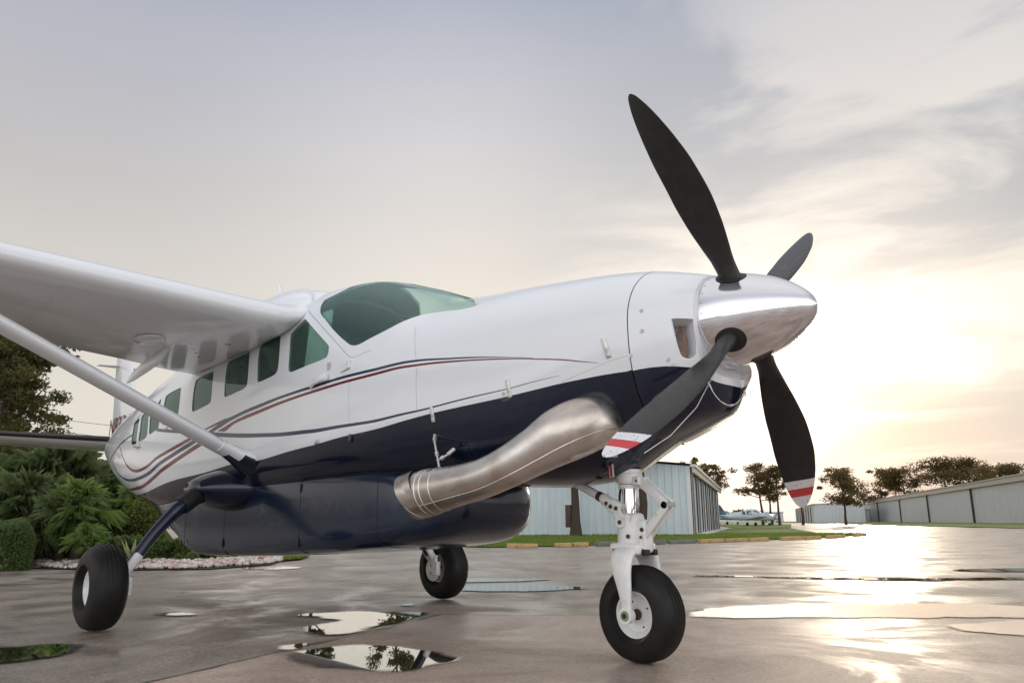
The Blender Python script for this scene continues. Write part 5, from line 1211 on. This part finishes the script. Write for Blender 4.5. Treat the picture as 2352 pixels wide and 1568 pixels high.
# ------------------------------------------------------------------ small parked airplanes
WORLD_KIDS[0] = False
def small_plane(label):
    t = empty('small_airplane', (0, 0, 0), 0, label, 'airplane', 'small airplanes parked at the far end')
    rings = []
    for x, z, w_, h in ((3.45, 1.05, .10, .12), (3.3, 1.05, .36, .34), (2.6, 1.10, .50, .45), (1.7, 1.18, .56, .52), (.9, 1.42, .58, .74), (-.2, 1.45, .58, .74), (-1.2, 1.30, .48, .58), (-2.6, 1.22, .28, .34), (-4.0, 1.25, .10, .16), (-4.2, 1.26, .04, .08)):
        rings.append([Vector((x, w_*math.cos(a), z+h*math.sin(a))) for a in [2*PI*k/18 for k in range(18)]])
    v_, f_ = loft(rings); obj('fuselage', v_, f_, M['plane2'], t, True, None, 60)
    for s_ in (-1, 1):
        v_, f_ = loft([[Vector((.9-q[0]*1.6, s_*.3, .85+q[1]*1.5)) for q in airfoil(8)], [Vector((.7-q[0]*1.3, s_*4.9, 1.2+q[1]*1.2)) for q in airfoil(8)]]); obj('wing', v_, f_, M['plane2'], t)
        v_, f_ = loft([[Vector((-3.4-q[0]*.9, s_*.05, 1.3+q[1]*.6)) for q in airfoil(8)], [Vector((-3.5-q[0]*.8, s_*1.8, 1.3+q[1]*.5)) for q in airfoil(8)]]); obj('tailplane', v_, f_, M['plane2'], t)
        m_ = MB(); m_.lathe([(-.07, .0), (-.07, .12), (-.04, .21), (.04, .21), (.07, .12), (.07, 0)], (.2, s_*1.4, .21), (0, 1, 0), 18); m_.build('wheel', M['tyre'], t)
        m_ = MB(); m_.tube([(.2, s_*1.4, .2), (.2, s_*1.35, .95)], .04, 8); m_.build('gear_leg', M['plane2'], t)
        for x0, x1 in ((.35, 1.15), (-.55, .2), (-1.15, -.7)):
            zc = 1.72; vs = [(x0, s_*.545, 1.50), (x1, s_*.555 if x1 < 1 else s_*.53, 1.50), (x1-.15, s_*.44, 1.95 if x1 < 1 else 1.90), (x0+.05, s_*.42, 1.95)]; obj('cabin_window', [(v[0], v[1]*1.06, v[2]) for v in vs], [(0, 1, 2, 3)], M['plane2dark'], t, False)
    v_, f_ = loft([[Vector((-3.0-q[0]*1.25, q[1]*.6, 1.35)) for q in airfoil(8)], [Vector((-3.95-q[0]*.65, q[1]*.4, 2.75)) for q in airfoil(8)]]); mi = [0]*len(f_)
    obj('tail_fin', v_, f_, M['plane2dark'], t)
    v_, f_ = loft([[Vector((-3.02-q[0]*1.1, q[1]*.75, 1.42)) for q in airfoil(8)], [Vector((-3.36-q[0]*.95, q[1]*.66, 1.95)) for q in airfoil(8)]]); obj('fin_band', v_, f_, M['plane2teal'], t)
    m_ = MB(); m_.lathe([(0, .16), (.12, .13), (.25, .03), (.26, 0)], (3.45, 0, 1.05), (1, 0, 0), 16); m_.build('spinner', M['plane2'], t)
    m_ = MB(); m_.box((3.55, 0, 1.05), (.02, .07, .9), Matrix.Rotation(.9, 3, 'X'), 0, .01); m_.build('propeller', M['plane2dark'], t)
    m_ = MB(); m_.lathe([(-.06, .0), (-.06, .10), (-.04, .18), (.04, .18), (.06, .10), (.06, 0)], (2.7, 0, .18), (0, 1, 0), 18); m_.build('nose_wheel', M['tyre'], t); m_ = MB(); m_.tube([(2.7, 0, .2), (2.75, 0, .8)], .035, 8); m_.build('nose_leg', M['plane2'], t)
    m_ = MB(); m_.add([(2.2, .505, 1.35), (2.2, .505, 1.2), (-2.6, .30, 1.12), (-2.6, .30, 1.22)], [(0, 1, 2, 3)]); 
    return t
def copy_tree(o, parent=None):
    c = o.copy(); COL.objects.link(c); c.parent = parent
    if parent is not None: c.matrix_parent_inverse = o.matrix_parent_inverse.copy()
    for ch in list(o.children): copy_tree(ch, c)
    return c
sp1 = small_plane('small blue white low-wing airplane with a dark teal tail beside the hangar')
vd = math.atan2(_F[1], _F[0])
x, y = atd(1722, 112); sp1.location = (x, y, gz(x, y)+.02); sp1.rotation_euler = (0, 0, vd-PI/2+.45-.35)
sp2 = copy_tree(sp1); sp2['label'] = 'half hidden parked airplane behind the far hangar corner'; x, y = atd(1658, 132); sp2.location = (x, y, gz(x, y)+.02); sp2.rotation_euler = (0, 0, vd-PI/2+.2)
sp3 = copy_tree(sp1); sp3['label'] = 'tiny parked airplane between the pine trunks, farthest of the three'; x, y = atd(1757, 200); sp3.location = (x, y, gz(x, y)+.02); sp3.rotation_euler = (0, 0, vd-PI/2-.3)

# ------------------------------------------------------------------ vegetation
def leaf_cloud(centers, n_per, size, r_, aspect=1.6, droop=0.0):
    """many small leaf faces scattered through ellipsoidal clumps; centers = (x, y, z, rx, rz)"""
    vs = []; fs = []
    for (cx, cy, cz, rx, rz) in centers:
        for _ in range(n_per):
            u = r_.gauss(0, .48); v = r_.gauss(0, .48); w_ = r_.gauss(0, .48)
            if u*u+v*v+w_*w_ > 1.3: continue
            p = Vector((cx+u*rx, cy+v*rx, cz+w_*rz)); a = Vector((r_.gauss(0, 1), r_.gauss(0, 1), r_.gauss(0, .7)-droop)).normalized(); b_ = a.cross(Vector((r_.gauss(0, 1), r_.gauss(0, 1), r_.gauss(0, 1)))).normalized(); s_ = size*r_.uniform(.6, 1.4)
            q = len(vs); vs += [p-a*s_*aspect*.5, p+b_*s_*.35, p+a*s_*aspect*.5, p-b_*s_*.35]; fs.append((q, q+1, q+2, q+3))
    return vs, fs
def tree(name, label, loc, H, cw, trunk_r, kind, seed, mat, bmat, clumps=26, per=110, leafs=.26, crown_lo=.45, trunk_lean=0.0, group=None, cat='tree', flat=.5, limbs=7, csize=1.0):
    r_ = random.Random(seed); t = empty(name, loc, 0, label, cat, group); mb = MB()
    top = Vector((trunk_lean*H, r_.uniform(-.03, .03)*H, H*.86)); pts = [Vector((0, 0, -.15))]
    for k in range(1, 8): f = k/7; pts.append(Vector((top.x*f**1.3+r_.uniform(-.02, .02)*H*.5*(k < 7), top.y*f+r_.uniform(-.015, .015)*H*.5, top.z*f)))
    mb.tube([tuple(p) for p in pts], [trunk_r*(1.35 if k == 0 else 1)*(1-.72*k/7) for k in range(8)], 9)
    cs = []
    for k in range(limbs):
        f = crown_lo+(.95-crown_lo)*k/limbs+r_.uniform(0, .06); i = min(6, int(f*7)); p = pts[i].lerp(pts[i+1], f*7-i); a = r_.uniform(0, 2*PI)+k*2.4; R_ = cw*.5*(.55+.45*math.sin(PI*min(1, (f-crown_lo)/(1-crown_lo)*.8+.15)))*r_.uniform(.65, 1.05)
        e = p+Vector((math.cos(a)*R_, math.sin(a)*R_, H*(.05+.10*r_.random()))); m_ = p.lerp(e, .5)+Vector((0, 0, -.03*H*r_.random())); mb.tube([tuple(p), tuple(m_), tuple(e)], [trunk_r*.34, trunk_r*.22, trunk_r*.08], 6)
        for j in range(max(1, clumps//limbs)):
            g = r_.uniform(.45, 1.08); q = p.lerp(e, g)+Vector((r_.gauss(0, .11)*cw, r_.gauss(0, .11)*cw, r_.gauss(0, .035)*H)); rr = cw*r_.uniform(.09, .17)*csize; cs.append((q.x, q.y, q.z, rr, rr*flat))
            if j % 2 == 0: mb.tube([tuple(p.lerp(e, g*.7)), tuple(q)], [trunk_r*.14, trunk_r*.04], 5, cap=False)
    for j in range(clumps//5): q = top+Vector((r_.gauss(0, .10)*cw, r_.gauss(0, .10)*cw, r_.uniform(-.02, .12)*H)); rr = cw*r_.uniform(.09, .15)*csize; cs.append((q.x, q.y, q.z, rr, rr*flat))
    mb.build('trunk', bmat, t, True, 60); v_, f_ = leaf_cloud(cs, per, leafs, r_); obj('crown', v_, f_, mat, t, False)
    return t
def pine(px, dist, top_y, cw_px, label, seed, lean=0, per=120, clumps=30, csize=1.0, lo=.5, limbs=8, mat=None, flat=.5, tr=.0, name='pine_tree'):
    x, y = atd(px, dist); z = gz(x, y); H = zat(px, top_y, (x, y))-z; cw = cw_px*dist/1802
    tree(name, label, (x, y, z), H*1.0, cw, tr or .028*H**.9, 0, seed, mat or M['pine'], M['barkred'], int(clumps*1.15), int(per*.75), .0014*dist+.03, lo, lean, 'pine trees beyond the hangars', flat=flat, limbs=limbs, csize=csize)
pine(1604, 95, 1040, 60, 'pine crown rising above the pale hangar roof, leftmost of the far pines', 3, clumps=20)
pine(1650, 84, 1064, 92, 'pine tree leaning over the far end of the pale hangar', 4, lean=-.03, clumps=30, lo=.55)
pine(1752, 118, 1062, 110, 'broad pine with low left branches beside the small parked airplane', 5, lean=-.06, clumps=44, per=130, lo=.42)
pine(1773, 120, 1080, 60, 'thin middle pine trunk of the group left of the propeller blade', 6, lean=-.05, clumps=14, lo=.6)
pine(1791, 116, 1070, 80, 'upright pine with open crown just left of the propeller blade', 7, clumps=30, lo=.5)
pine(1844, 122, 1078, 60, 'slender pine half hidden by the low propeller blade', 8, clumps=18, lo=.6)
pine(1943, 118, 1075, 112, 'bushy round pine with one trunk before the distant grey hangar', 9, clumps=50, per=150, lo=.38, csize=1.1)
pine(2030, 175, 1076, 84, 'ragged pine right behind the near end of the long grey hangar', 10, clumps=34, lo=.35)
pine(2084, 165, 1073, 110, 'dark dense pine second from the left behind the long hangar', 11, clumps=50, per=150, lo=.35, csize=1.15)
pine(2180, 160, 1050, 130, 'tall umbrella pine behind the long grey hangar', 12, clumps=48, per=140, lo=.62, limbs=10)
pine(2238, 158, 1052, 110, 'umbrella pine joined to its taller neighbour behind the long hangar', 13, clumps=44, per=140, lo=.62, limbs=10)
pine(2340, 120, 1064, 130, 'low spreading pine at the right edge above the hangar roof', 14, clumps=44, per=130, lo=.6)
pine(2440, 110, 1040, 130, 'pine outside the right edge beyond the hangar roof', 15, clumps=30, lo=.6) if False else None
for k, (px, lb, h_, lw) in enumerate(((1322, 'broad brown tree trunk in front of the pale corrugated wall', 7.6, .03), (1478, 'brown tree trunk directly behind the nose gear strut', 7.2, .0))):
    q = px_on = None; d = ray(px, 1195); d2 = Vector((d[0], d[1])); nn = DV; t_ = ((K0-DV*2.2)-Vector((CAM[0], CAM[1]))).dot(nn)/d2.dot(nn); p = Vector((CAM[0], CAM[1]))+d2*t_
    tr = tree('shade_tree', lb, (p.x, p.y, 0.02), h_, 3.6, .30, 0, 40+k, M['oak'], M['bark'], 18, 120, .2, .62, 0, 'shade trees by the pale hangar')
    if k == 0: m_ = MB(); m_.box((-NVv.x*.38, -NVv.y*.38, 1.02), (.11, .16, .55), Matrix.Rotation(math.atan2(NVv.y, NVv.x), 3, 'Z'), 0, .02); m_.build('meter_box', M['brown'], tr) if False else None
    if k == 0:
        bx = MB(); bx.box((0, 0, 0), (.16, .12, .62), Matrix.Rotation(math.atan2(NVv.y, NVv.x), 3, 'Z'), 0, .015); bx.box((0, 0, .64), (.18, .14, .02), Matrix.Rotation(math.atan2(NVv.y, NVv.x), 3, 'Z'), 0, .005); o = bx.build('utility_box', M['brown']); o.location = (p.x-NVv.x*.42, p.y-NVv.y*.42, 1.15); tag(o, 'dark brown utility box fixed to the broad tree trunk', 'box')
for px, dist, ty, cwp, lb, sd in ((725, 60, 860, 90, 'leafy tree hidden behind the cabin, mirrored in the front puddle', 51), (912, 66, 840, 110, 'broad leafy tree hidden behind the cowling, mirrored in the front puddle', 52)):
    x, y = atd(px, dist); H = zat(px, ty, (x, y)); cw = cwp*dist/1802; tree('leafy_tree', lb, (x, y, 0), H, cw, .2, 0, sd, M['oak'], M['bark'], 60, 130, .17, .3, 0, 'leafy trees behind the garden', flat=.7, limbs=10, csize=1.0)
# big leafy tree at the left edge
def oak(px, dist, top_y, cw_px, label, seed, clumps=90, per=190, ls=.13, lo=.3, mat=None, cat='tree', grp='leafy trees behind the garden', csize=.8):
    x, y = atd(px, dist); z = 0; H = zat(px, top_y, (x, y)); cw = cw_px*dist/1802
    tree('leafy_tree', label, (x, y, z), H, cw, .022*H+.05, 0, seed, mat or M['oak'], M['bark'], clumps, per, ls, lo, 0, grp, cat, flat=.6, limbs=15, csize=csize)
oak(-12, 27, 740, 250, 'large leafy tree at the left edge seen under the wing', 21, clumps=110, per=330, ls=.07, lo=.14, csize=.85)
oak(-190, 30, 640, 380, 'tall leafy tree just outside the left edge', 22, clumps=90, per=160, ls=.17, lo=.3)
oak(205, 42, 1062, 150, 'dark bushy tree behind the fan palms', 23, clumps=60, per=160, ls=.14, lo=.1, mat=M['darktree'], csize=1.2)
oak(262, 44, 1078, 110, 'dark low tree right behind the airplane tail', 24, clumps=40, per=150, ls=.14, lo=.1, mat=M['darktree'], csize=1.2)
oak(90, 46, 1130, 180, 'dark thicket tree low behind the tallest palm', 25, clumps=50, per=150, ls=.16, lo=.1, mat=M['darktree'], csize=1.2)
def bush(px, dist, top_y, w_px, label, seed, mat, name='shrub', per=260, ls=.05, base_y=None, n=14, grp='shrubs in the garden bed', cat='shrub'):
    r_ = random.Random(seed); x, y = atd(px, dist); H = zat(px, top_y, (x, y)); w_ = w_px*dist/1802; t = empty(name, (x, y, 0), 0, label, cat, grp); cs = []; mb = MB()
    for k in range(n):
        a = r_.uniform(0, 2*PI); R_ = w_*.5*math.sqrt(r_.random())*.75; hz = H*r_.uniform(.22, .86)*(1-.35*(R_/(w_*.5))**2); rr = max(w_*.13, H*.16)*r_.uniform(.8, 1.3); q = Vector((R_*math.cos(a), R_*math.sin(a), hz)); cs.append((q.x, q.y, q.z, rr, rr*.8)); mb.tube([(q.x*.2, q.y*.2, 0), (q.x*.6, q.y*.6, q.z*.6), tuple(q)], [.02, .014, .006], 5)
    mb.build('stem', M['bark'], t); v_, f_ = leaf_cloud(cs, per, ls, r_); obj('foliage', v_, f_, mat, t, False); return t
def bx_(px, by): p = gp(px, by); return math.hypot(p.x-CAM[0], p.y-CAM[1])
bush(280, 22.5, 1078, 130, 'tall olive green bush behind the palms, under the airplane tail', 31, M['olive'], n=30, per=420)
bush(330, 21, 1130, 110, 'olive bush with yellow flowers behind the wheel leg', 32, M['olive'], n=22, per=380)
bush(215, bx_(215, 1293), 1232, 150, 'low dark green shrub left of the near wheel', 33, M['shrub'], n=26, per=420)
bush(280, 17.5, 1225, 110, 'low green shrub directly behind the near wheel', 34, M['shrub'], n=22, per=380)
bush(385, bx_(385, 1294), 1232, 110, 'rounded dark green shrub right of the wheel leg', 35, M['shrub'], n=26, per=440)
bush(450, 18.5, 1240, 100, 'dark green shrub under the pod tail', 36, M['shrub'], n=20, per=380)
bush(120, 21.5, 1190, 130, 'dim green shrub below the tallest palm', 37, M['shrub'], n=22, per=380)
bush(80, 20, 1240, 44, 'reddish leaved plant beside the clipped hedge', 38, M['reddish'], n=9, per=240)
bush(585, 22, 1266, 60, 'small reddish plant beside the lawn patch', 39, M['reddish'], n=7, per=160)
bush(200, 24, 1120, 120, 'pale green bush between the palms', 61, M['shrub'], n=24, per=360)
bush(20, 24, 1170, 170, 'dull green bush behind the clipped hedge', 62, M['darktree'], n=24, per=340)
# clipped hedge
x, y = atd(-22, 18.6); hd = empty('hedge', (x, y, 0), 0, 'clipped light green hedge at the left edge', 'hedge'); r_ = random.Random(5); vs = []; fs = []
hx, hy, hz = .8, .75, zat(5, 1196, (x, y))
for k in range(60000):
    u, v, w_ = r_.uniform(-1, 1), r_.uniform(-1, 1), r_.uniform(0, 1); s3 = max(abs(u), abs(v), abs(w_*2-1))
    if s3 < .8: continue
    rr = (abs(u)**3+abs(v)**3+max(0, w_*2-1)**3)**.3333; rr = max(1, rr); p = Vector((u/rr*hx, v/rr*hy, (w_ if w_ < .5 else .5+(w_-.5)/rr)*hz*(1+.12*noise.noise(Vector((u*2, v*2, 1)))+.05*noise.noise(Vector((u*9, v*9, 4)))))); a = Vector((r_.gauss(0, 1), r_.gauss(0, 1), r_.gauss(0, 1))).normalized(); b_ = a.cross(Vector((r_.gauss(0, 1), r_.gauss(0, 1), r_.gauss(0, 1)))).normalized(); s_ = .020*r_.uniform(.6, 1.4); q = len(vs)
    vs += [p-a*s_, p+b_*s_*.6, p+a*s_, p-b_*s_*.6]; fs.append((q, q+1, q+2, q+3))
obj('foliage', vs, fs, M['hedge'], hd, False)
mb = MB()
for k in range(14): a = (r_.uniform(-.7, .7)*hx, r_.uniform(-.7, .7)*hy); mb.tube([(a[0], a[1], 0), (a[0]*1.05, a[1]*1.05, hz*.85)], [.018, .008], 5)
mb.split('stem', M['bark'], hd)
# fan palms
def palm(px, dist, cy, r_px, label, seed, mat, nl=34, tr=.09, up=.15):
    r_ = random.Random(seed); x, y = atd(px, dist); zc = zat(px, cy, (x, y)); R_ = r_px*dist/1802; t = empty('fan_palm', (x, y, 0), 0, label, 'palm', 'fan palms in the garden bed')
    mb = MB(); mb.tube([(0, 0, -.05), (.03, .02, zc*.5), (0, 0, zc)], [tr*1.2, tr, tr*.9], 10); mb.build('trunk', M['bark'], t); vs = []; fs = []; st = MB()
    for k in range(nl):
        az = k*2.399+r_.uniform(-.2, .2); el = math.radians(r_.uniform(-38, 78)) if k > 5 else math.radians(r_.uniform(55, 85)); pl = R_*r_.uniform(.38, .6); d = Vector((math.cos(az)*math.cos(el), math.sin(az)*math.cos(el), math.sin(el))); h0 = Vector((0, 0, zc)); h1 = h0+d*pl+Vector((0, 0, -.10*pl)); st.tube([tuple(h0), tuple(h0+d*pl*.5+Vector((0, 0, .02))), tuple(h1)], [.012, .009, .006], 4, cap=False)
        side = d.cross(Vector((0, 0, 1))).normalized(); nrm = side.cross(d).normalized(); nb = 26; L_ = R_*r_.uniform(.5, .78)
        for j in range(nb):
            a = math.radians(-105+210*j/(nb-1)+r_.uniform(-4, 4)); bd = (d*math.cos(a)+side*math.sin(a)).normalized(); ll = L_*(.72+.28*math.cos(a*.8))*r_.uniform(.85, 1.1); wd = ll*.019; wv = bd.cross(nrm).normalized(); m1 = h1+bd*ll*.55+nrm*.03*ll; tip = h1+bd*ll+Vector((0, 0, -r_.uniform(.15, .65)*ll)); q = len(vs)
            vs += [h1, m1+wv*wd, m1-wv*wd, tip]; fs += [(q, q+1, q+3), (q, q+3, q+2)]
    st.build('frond_stalks', mat, t).update_tag(); obj('crown', vs, fs, mat, t, False)
palm(112, 22, 1128, 120, 'tallest fan palm with drooping fronds left of the airplane tail', 71, M['palm'], 46)
palm(178, 19.5, 1172, 74, 'bright yellow green fan palm in front of the taller palms', 72, M['palmlight'], 30)
palm(60, 20.5, 1172, 90, 'fan palm above the clipped hedge', 73, M['palm'], 38)
palm(140, 19.5, 1206, 80, 'dull green fan palm low in the middle of the bed', 74, M['palm'], 34)
palm(205, 18.2, 1240, 44, 'small fan palm just above the near wheel', 75, M['palmlight'], 22, .05)
palm(318, 20.5, 1175, 74, 'fan palm half hidden behind the airplane belly', 76, M['palmlight'], 32)
palm(230, 21.5, 1165, 80, 'fan palm between the bright palm and the airplane belly', 77, M['palm'], 34)
palm(20, 22.5, 1140, 90, 'fan palm farthest left behind the hedge', 78, M['palm'], 34)
# pale spiky plant and yellow flowers
x, y = atd(312, 17.2); sp = empty('spiky_plant', (x, y, 0), 0, 'pale cream spiky leaved plant beside the wheel leg', 'plant'); vs = []; fs = []; r_ = random.Random(9)
for k in range(16):
    a = k*2.4; el = r_.uniform(.5, 1.3); L_ = r_.uniform(.45, .62); d = Vector((math.cos(a)*math.cos(el), math.sin(a)*math.cos(el), math.sin(el))); s_ = d.cross(Vector((0, 0, 1))).normalized()*.035; q = len(vs); b0 = Vector((0, 0, .12)); vs += [b0-s_*.6, b0+s_*.6, b0+d*L_*.5+s_, b0+d*L_*.5-s_, b0+d*L_]; fs += [(q, q+1, q+2, q+3), (q+3, q+2, q+4)]
obj('leaves', vs, fs, M['agave'], sp, False)
mb = MB(); mb.tube([(0, 0, -.02), (0, 0, .2)], [.05, .04], 8); mb.build('stem', M['bark'], sp)
fl_ = []; fr = random.Random(3); x, y = atd(316, 19.6); zz = zat(316, 1152, (x, y)); yb = empty('flowering_shrub', (x, y, 0), 0, 'shrub dotted with small yellow flowers under the airplane tail', 'shrub'); v_, f_ = leaf_cloud([(0, 0, zz*.7, .35, .5), (.2, .2, zz*.8, .3, .4), (-.2, -.1, zz*.5, .35, .4)], 700, .05, fr); obj('foliage', v_, f_, M['olive'], yb, False)
v_, f_ = leaf_cloud([(0, -.1, zz*.86, .45, .35)], 26, .05, fr, 1.0); tag(obj('flowers', v_, f_, M['yellow'], yb, False), kind='stuff')
mb = MB(); mb.tube([(0, 0, 0), (0, 0, zz*.7)], [.03, .015], 6); mb.build('stem', M['bark'], yb)
# distant bushes on the horizon between the pale hangar and the blade
bush(1700, 240, 1170, 60, 'low sunlit bush on the horizon above the long white building, left one', 81, M['pine'], per=120, ls=.6, n=14, grp='bushes on the horizon')
bush(1742, 245, 1172, 44, 'low sunlit bush on the horizon above the long white building, right one', 82, M['pine'], per=120, ls=.6, n=12, grp='bushes on the horizon')
# a pale roofed house behind the hedge
x, y = atd(30, 50); hs = empty('house', (x, y, 0), 0, 'pale roofed house glimpsed behind the palms', 'house'); vx = Vector(_R[:]); vy = Vector((-vx.y, vx.x, 0)); Rm = Matrix((vx, vy, Vector((0, 0, 1)))).transposed()
mb = MB(); mb.box((0, 0, 1.2), (5, 3.5, 1.2), Rm); mb.build('wall', M['shedwhite'], hs, False).matrix_parent_inverse = Matrix()
m_ = [Rm @ Vector(p) for p in ((-5.5, -4, 2.4), (5.5, -4, 2.4), (5.5, 4, 2.4), (-5.5, 4, 2.4), (-3, 0, 3.2), (3, 0, 3.2))]; obj('roof', m_, [(0, 1, 5, 4), (1, 2, 5), (2, 3, 4, 5), (3, 0, 4), (3, 2, 1, 0)], M['roofpale'], hs, False).matrix_parent_inverse = Matrix()
mb = MB()
for s_ in (-2.5, 2.5): mb.box(Rm @ Vector((s_, -3.52, 1.4)), (.6, .03, .5), Rm)
for o in mb.split('window', M['plane2dark'], hs, False): o.matrix_parent_inverse = Matrix()
# overhead cables on the left
for k, (y0, y1, lb) in enumerate(((950, 972, 'upper thin black overhead cable behind the tailplane'), (980, 998, 'lower thin black overhead cable behind the tailplane'))):
    a = atd(-60, 60); b_ = atd(400, 78); pts = []
    za, zb_ = zat(-60, y0-16, a), zat(400, y1+14, b_)
    for i in range(13): f = i/12; pts.append((a[0]+(b_[0]-a[0])*f, a[1]+(b_[1]-a[1])*f, za+(zb_-za)*f-.5*math.sin(PI*f)*.6))
    m_ = MB(); m_.tube(pts, .018, 5); tag(m_.build('overhead_cable', M['wire']), lb, 'cable', 'overhead cables')
# far woods beyond the airfield, left and right of the framed view
for a0, a1, lb, sd in ((172, 262, 'far dark wood along the horizon beyond the left edge', 91), (22, 97, 'far dark wood along the horizon beyond the right edge', 92)):
    r_ = random.Random(sd); cs = []
    for k in range(150):
        a = math.radians(r_.uniform(a0, a1)); d = r_.uniform(230, 300); h = r_.uniform(4, 9); cs.append((CAM[0]+d*math.cos(a), CAM[1]+d*math.sin(a), h*.5, 8+h*.6, h*.75))
    v_, f_ = leaf_cloud(cs, 70, 1.6, r_); o = obj('distant_wood', v_, f_, M['darktree'], None, False); tag(o, lb, 'wood', kind='stuff')
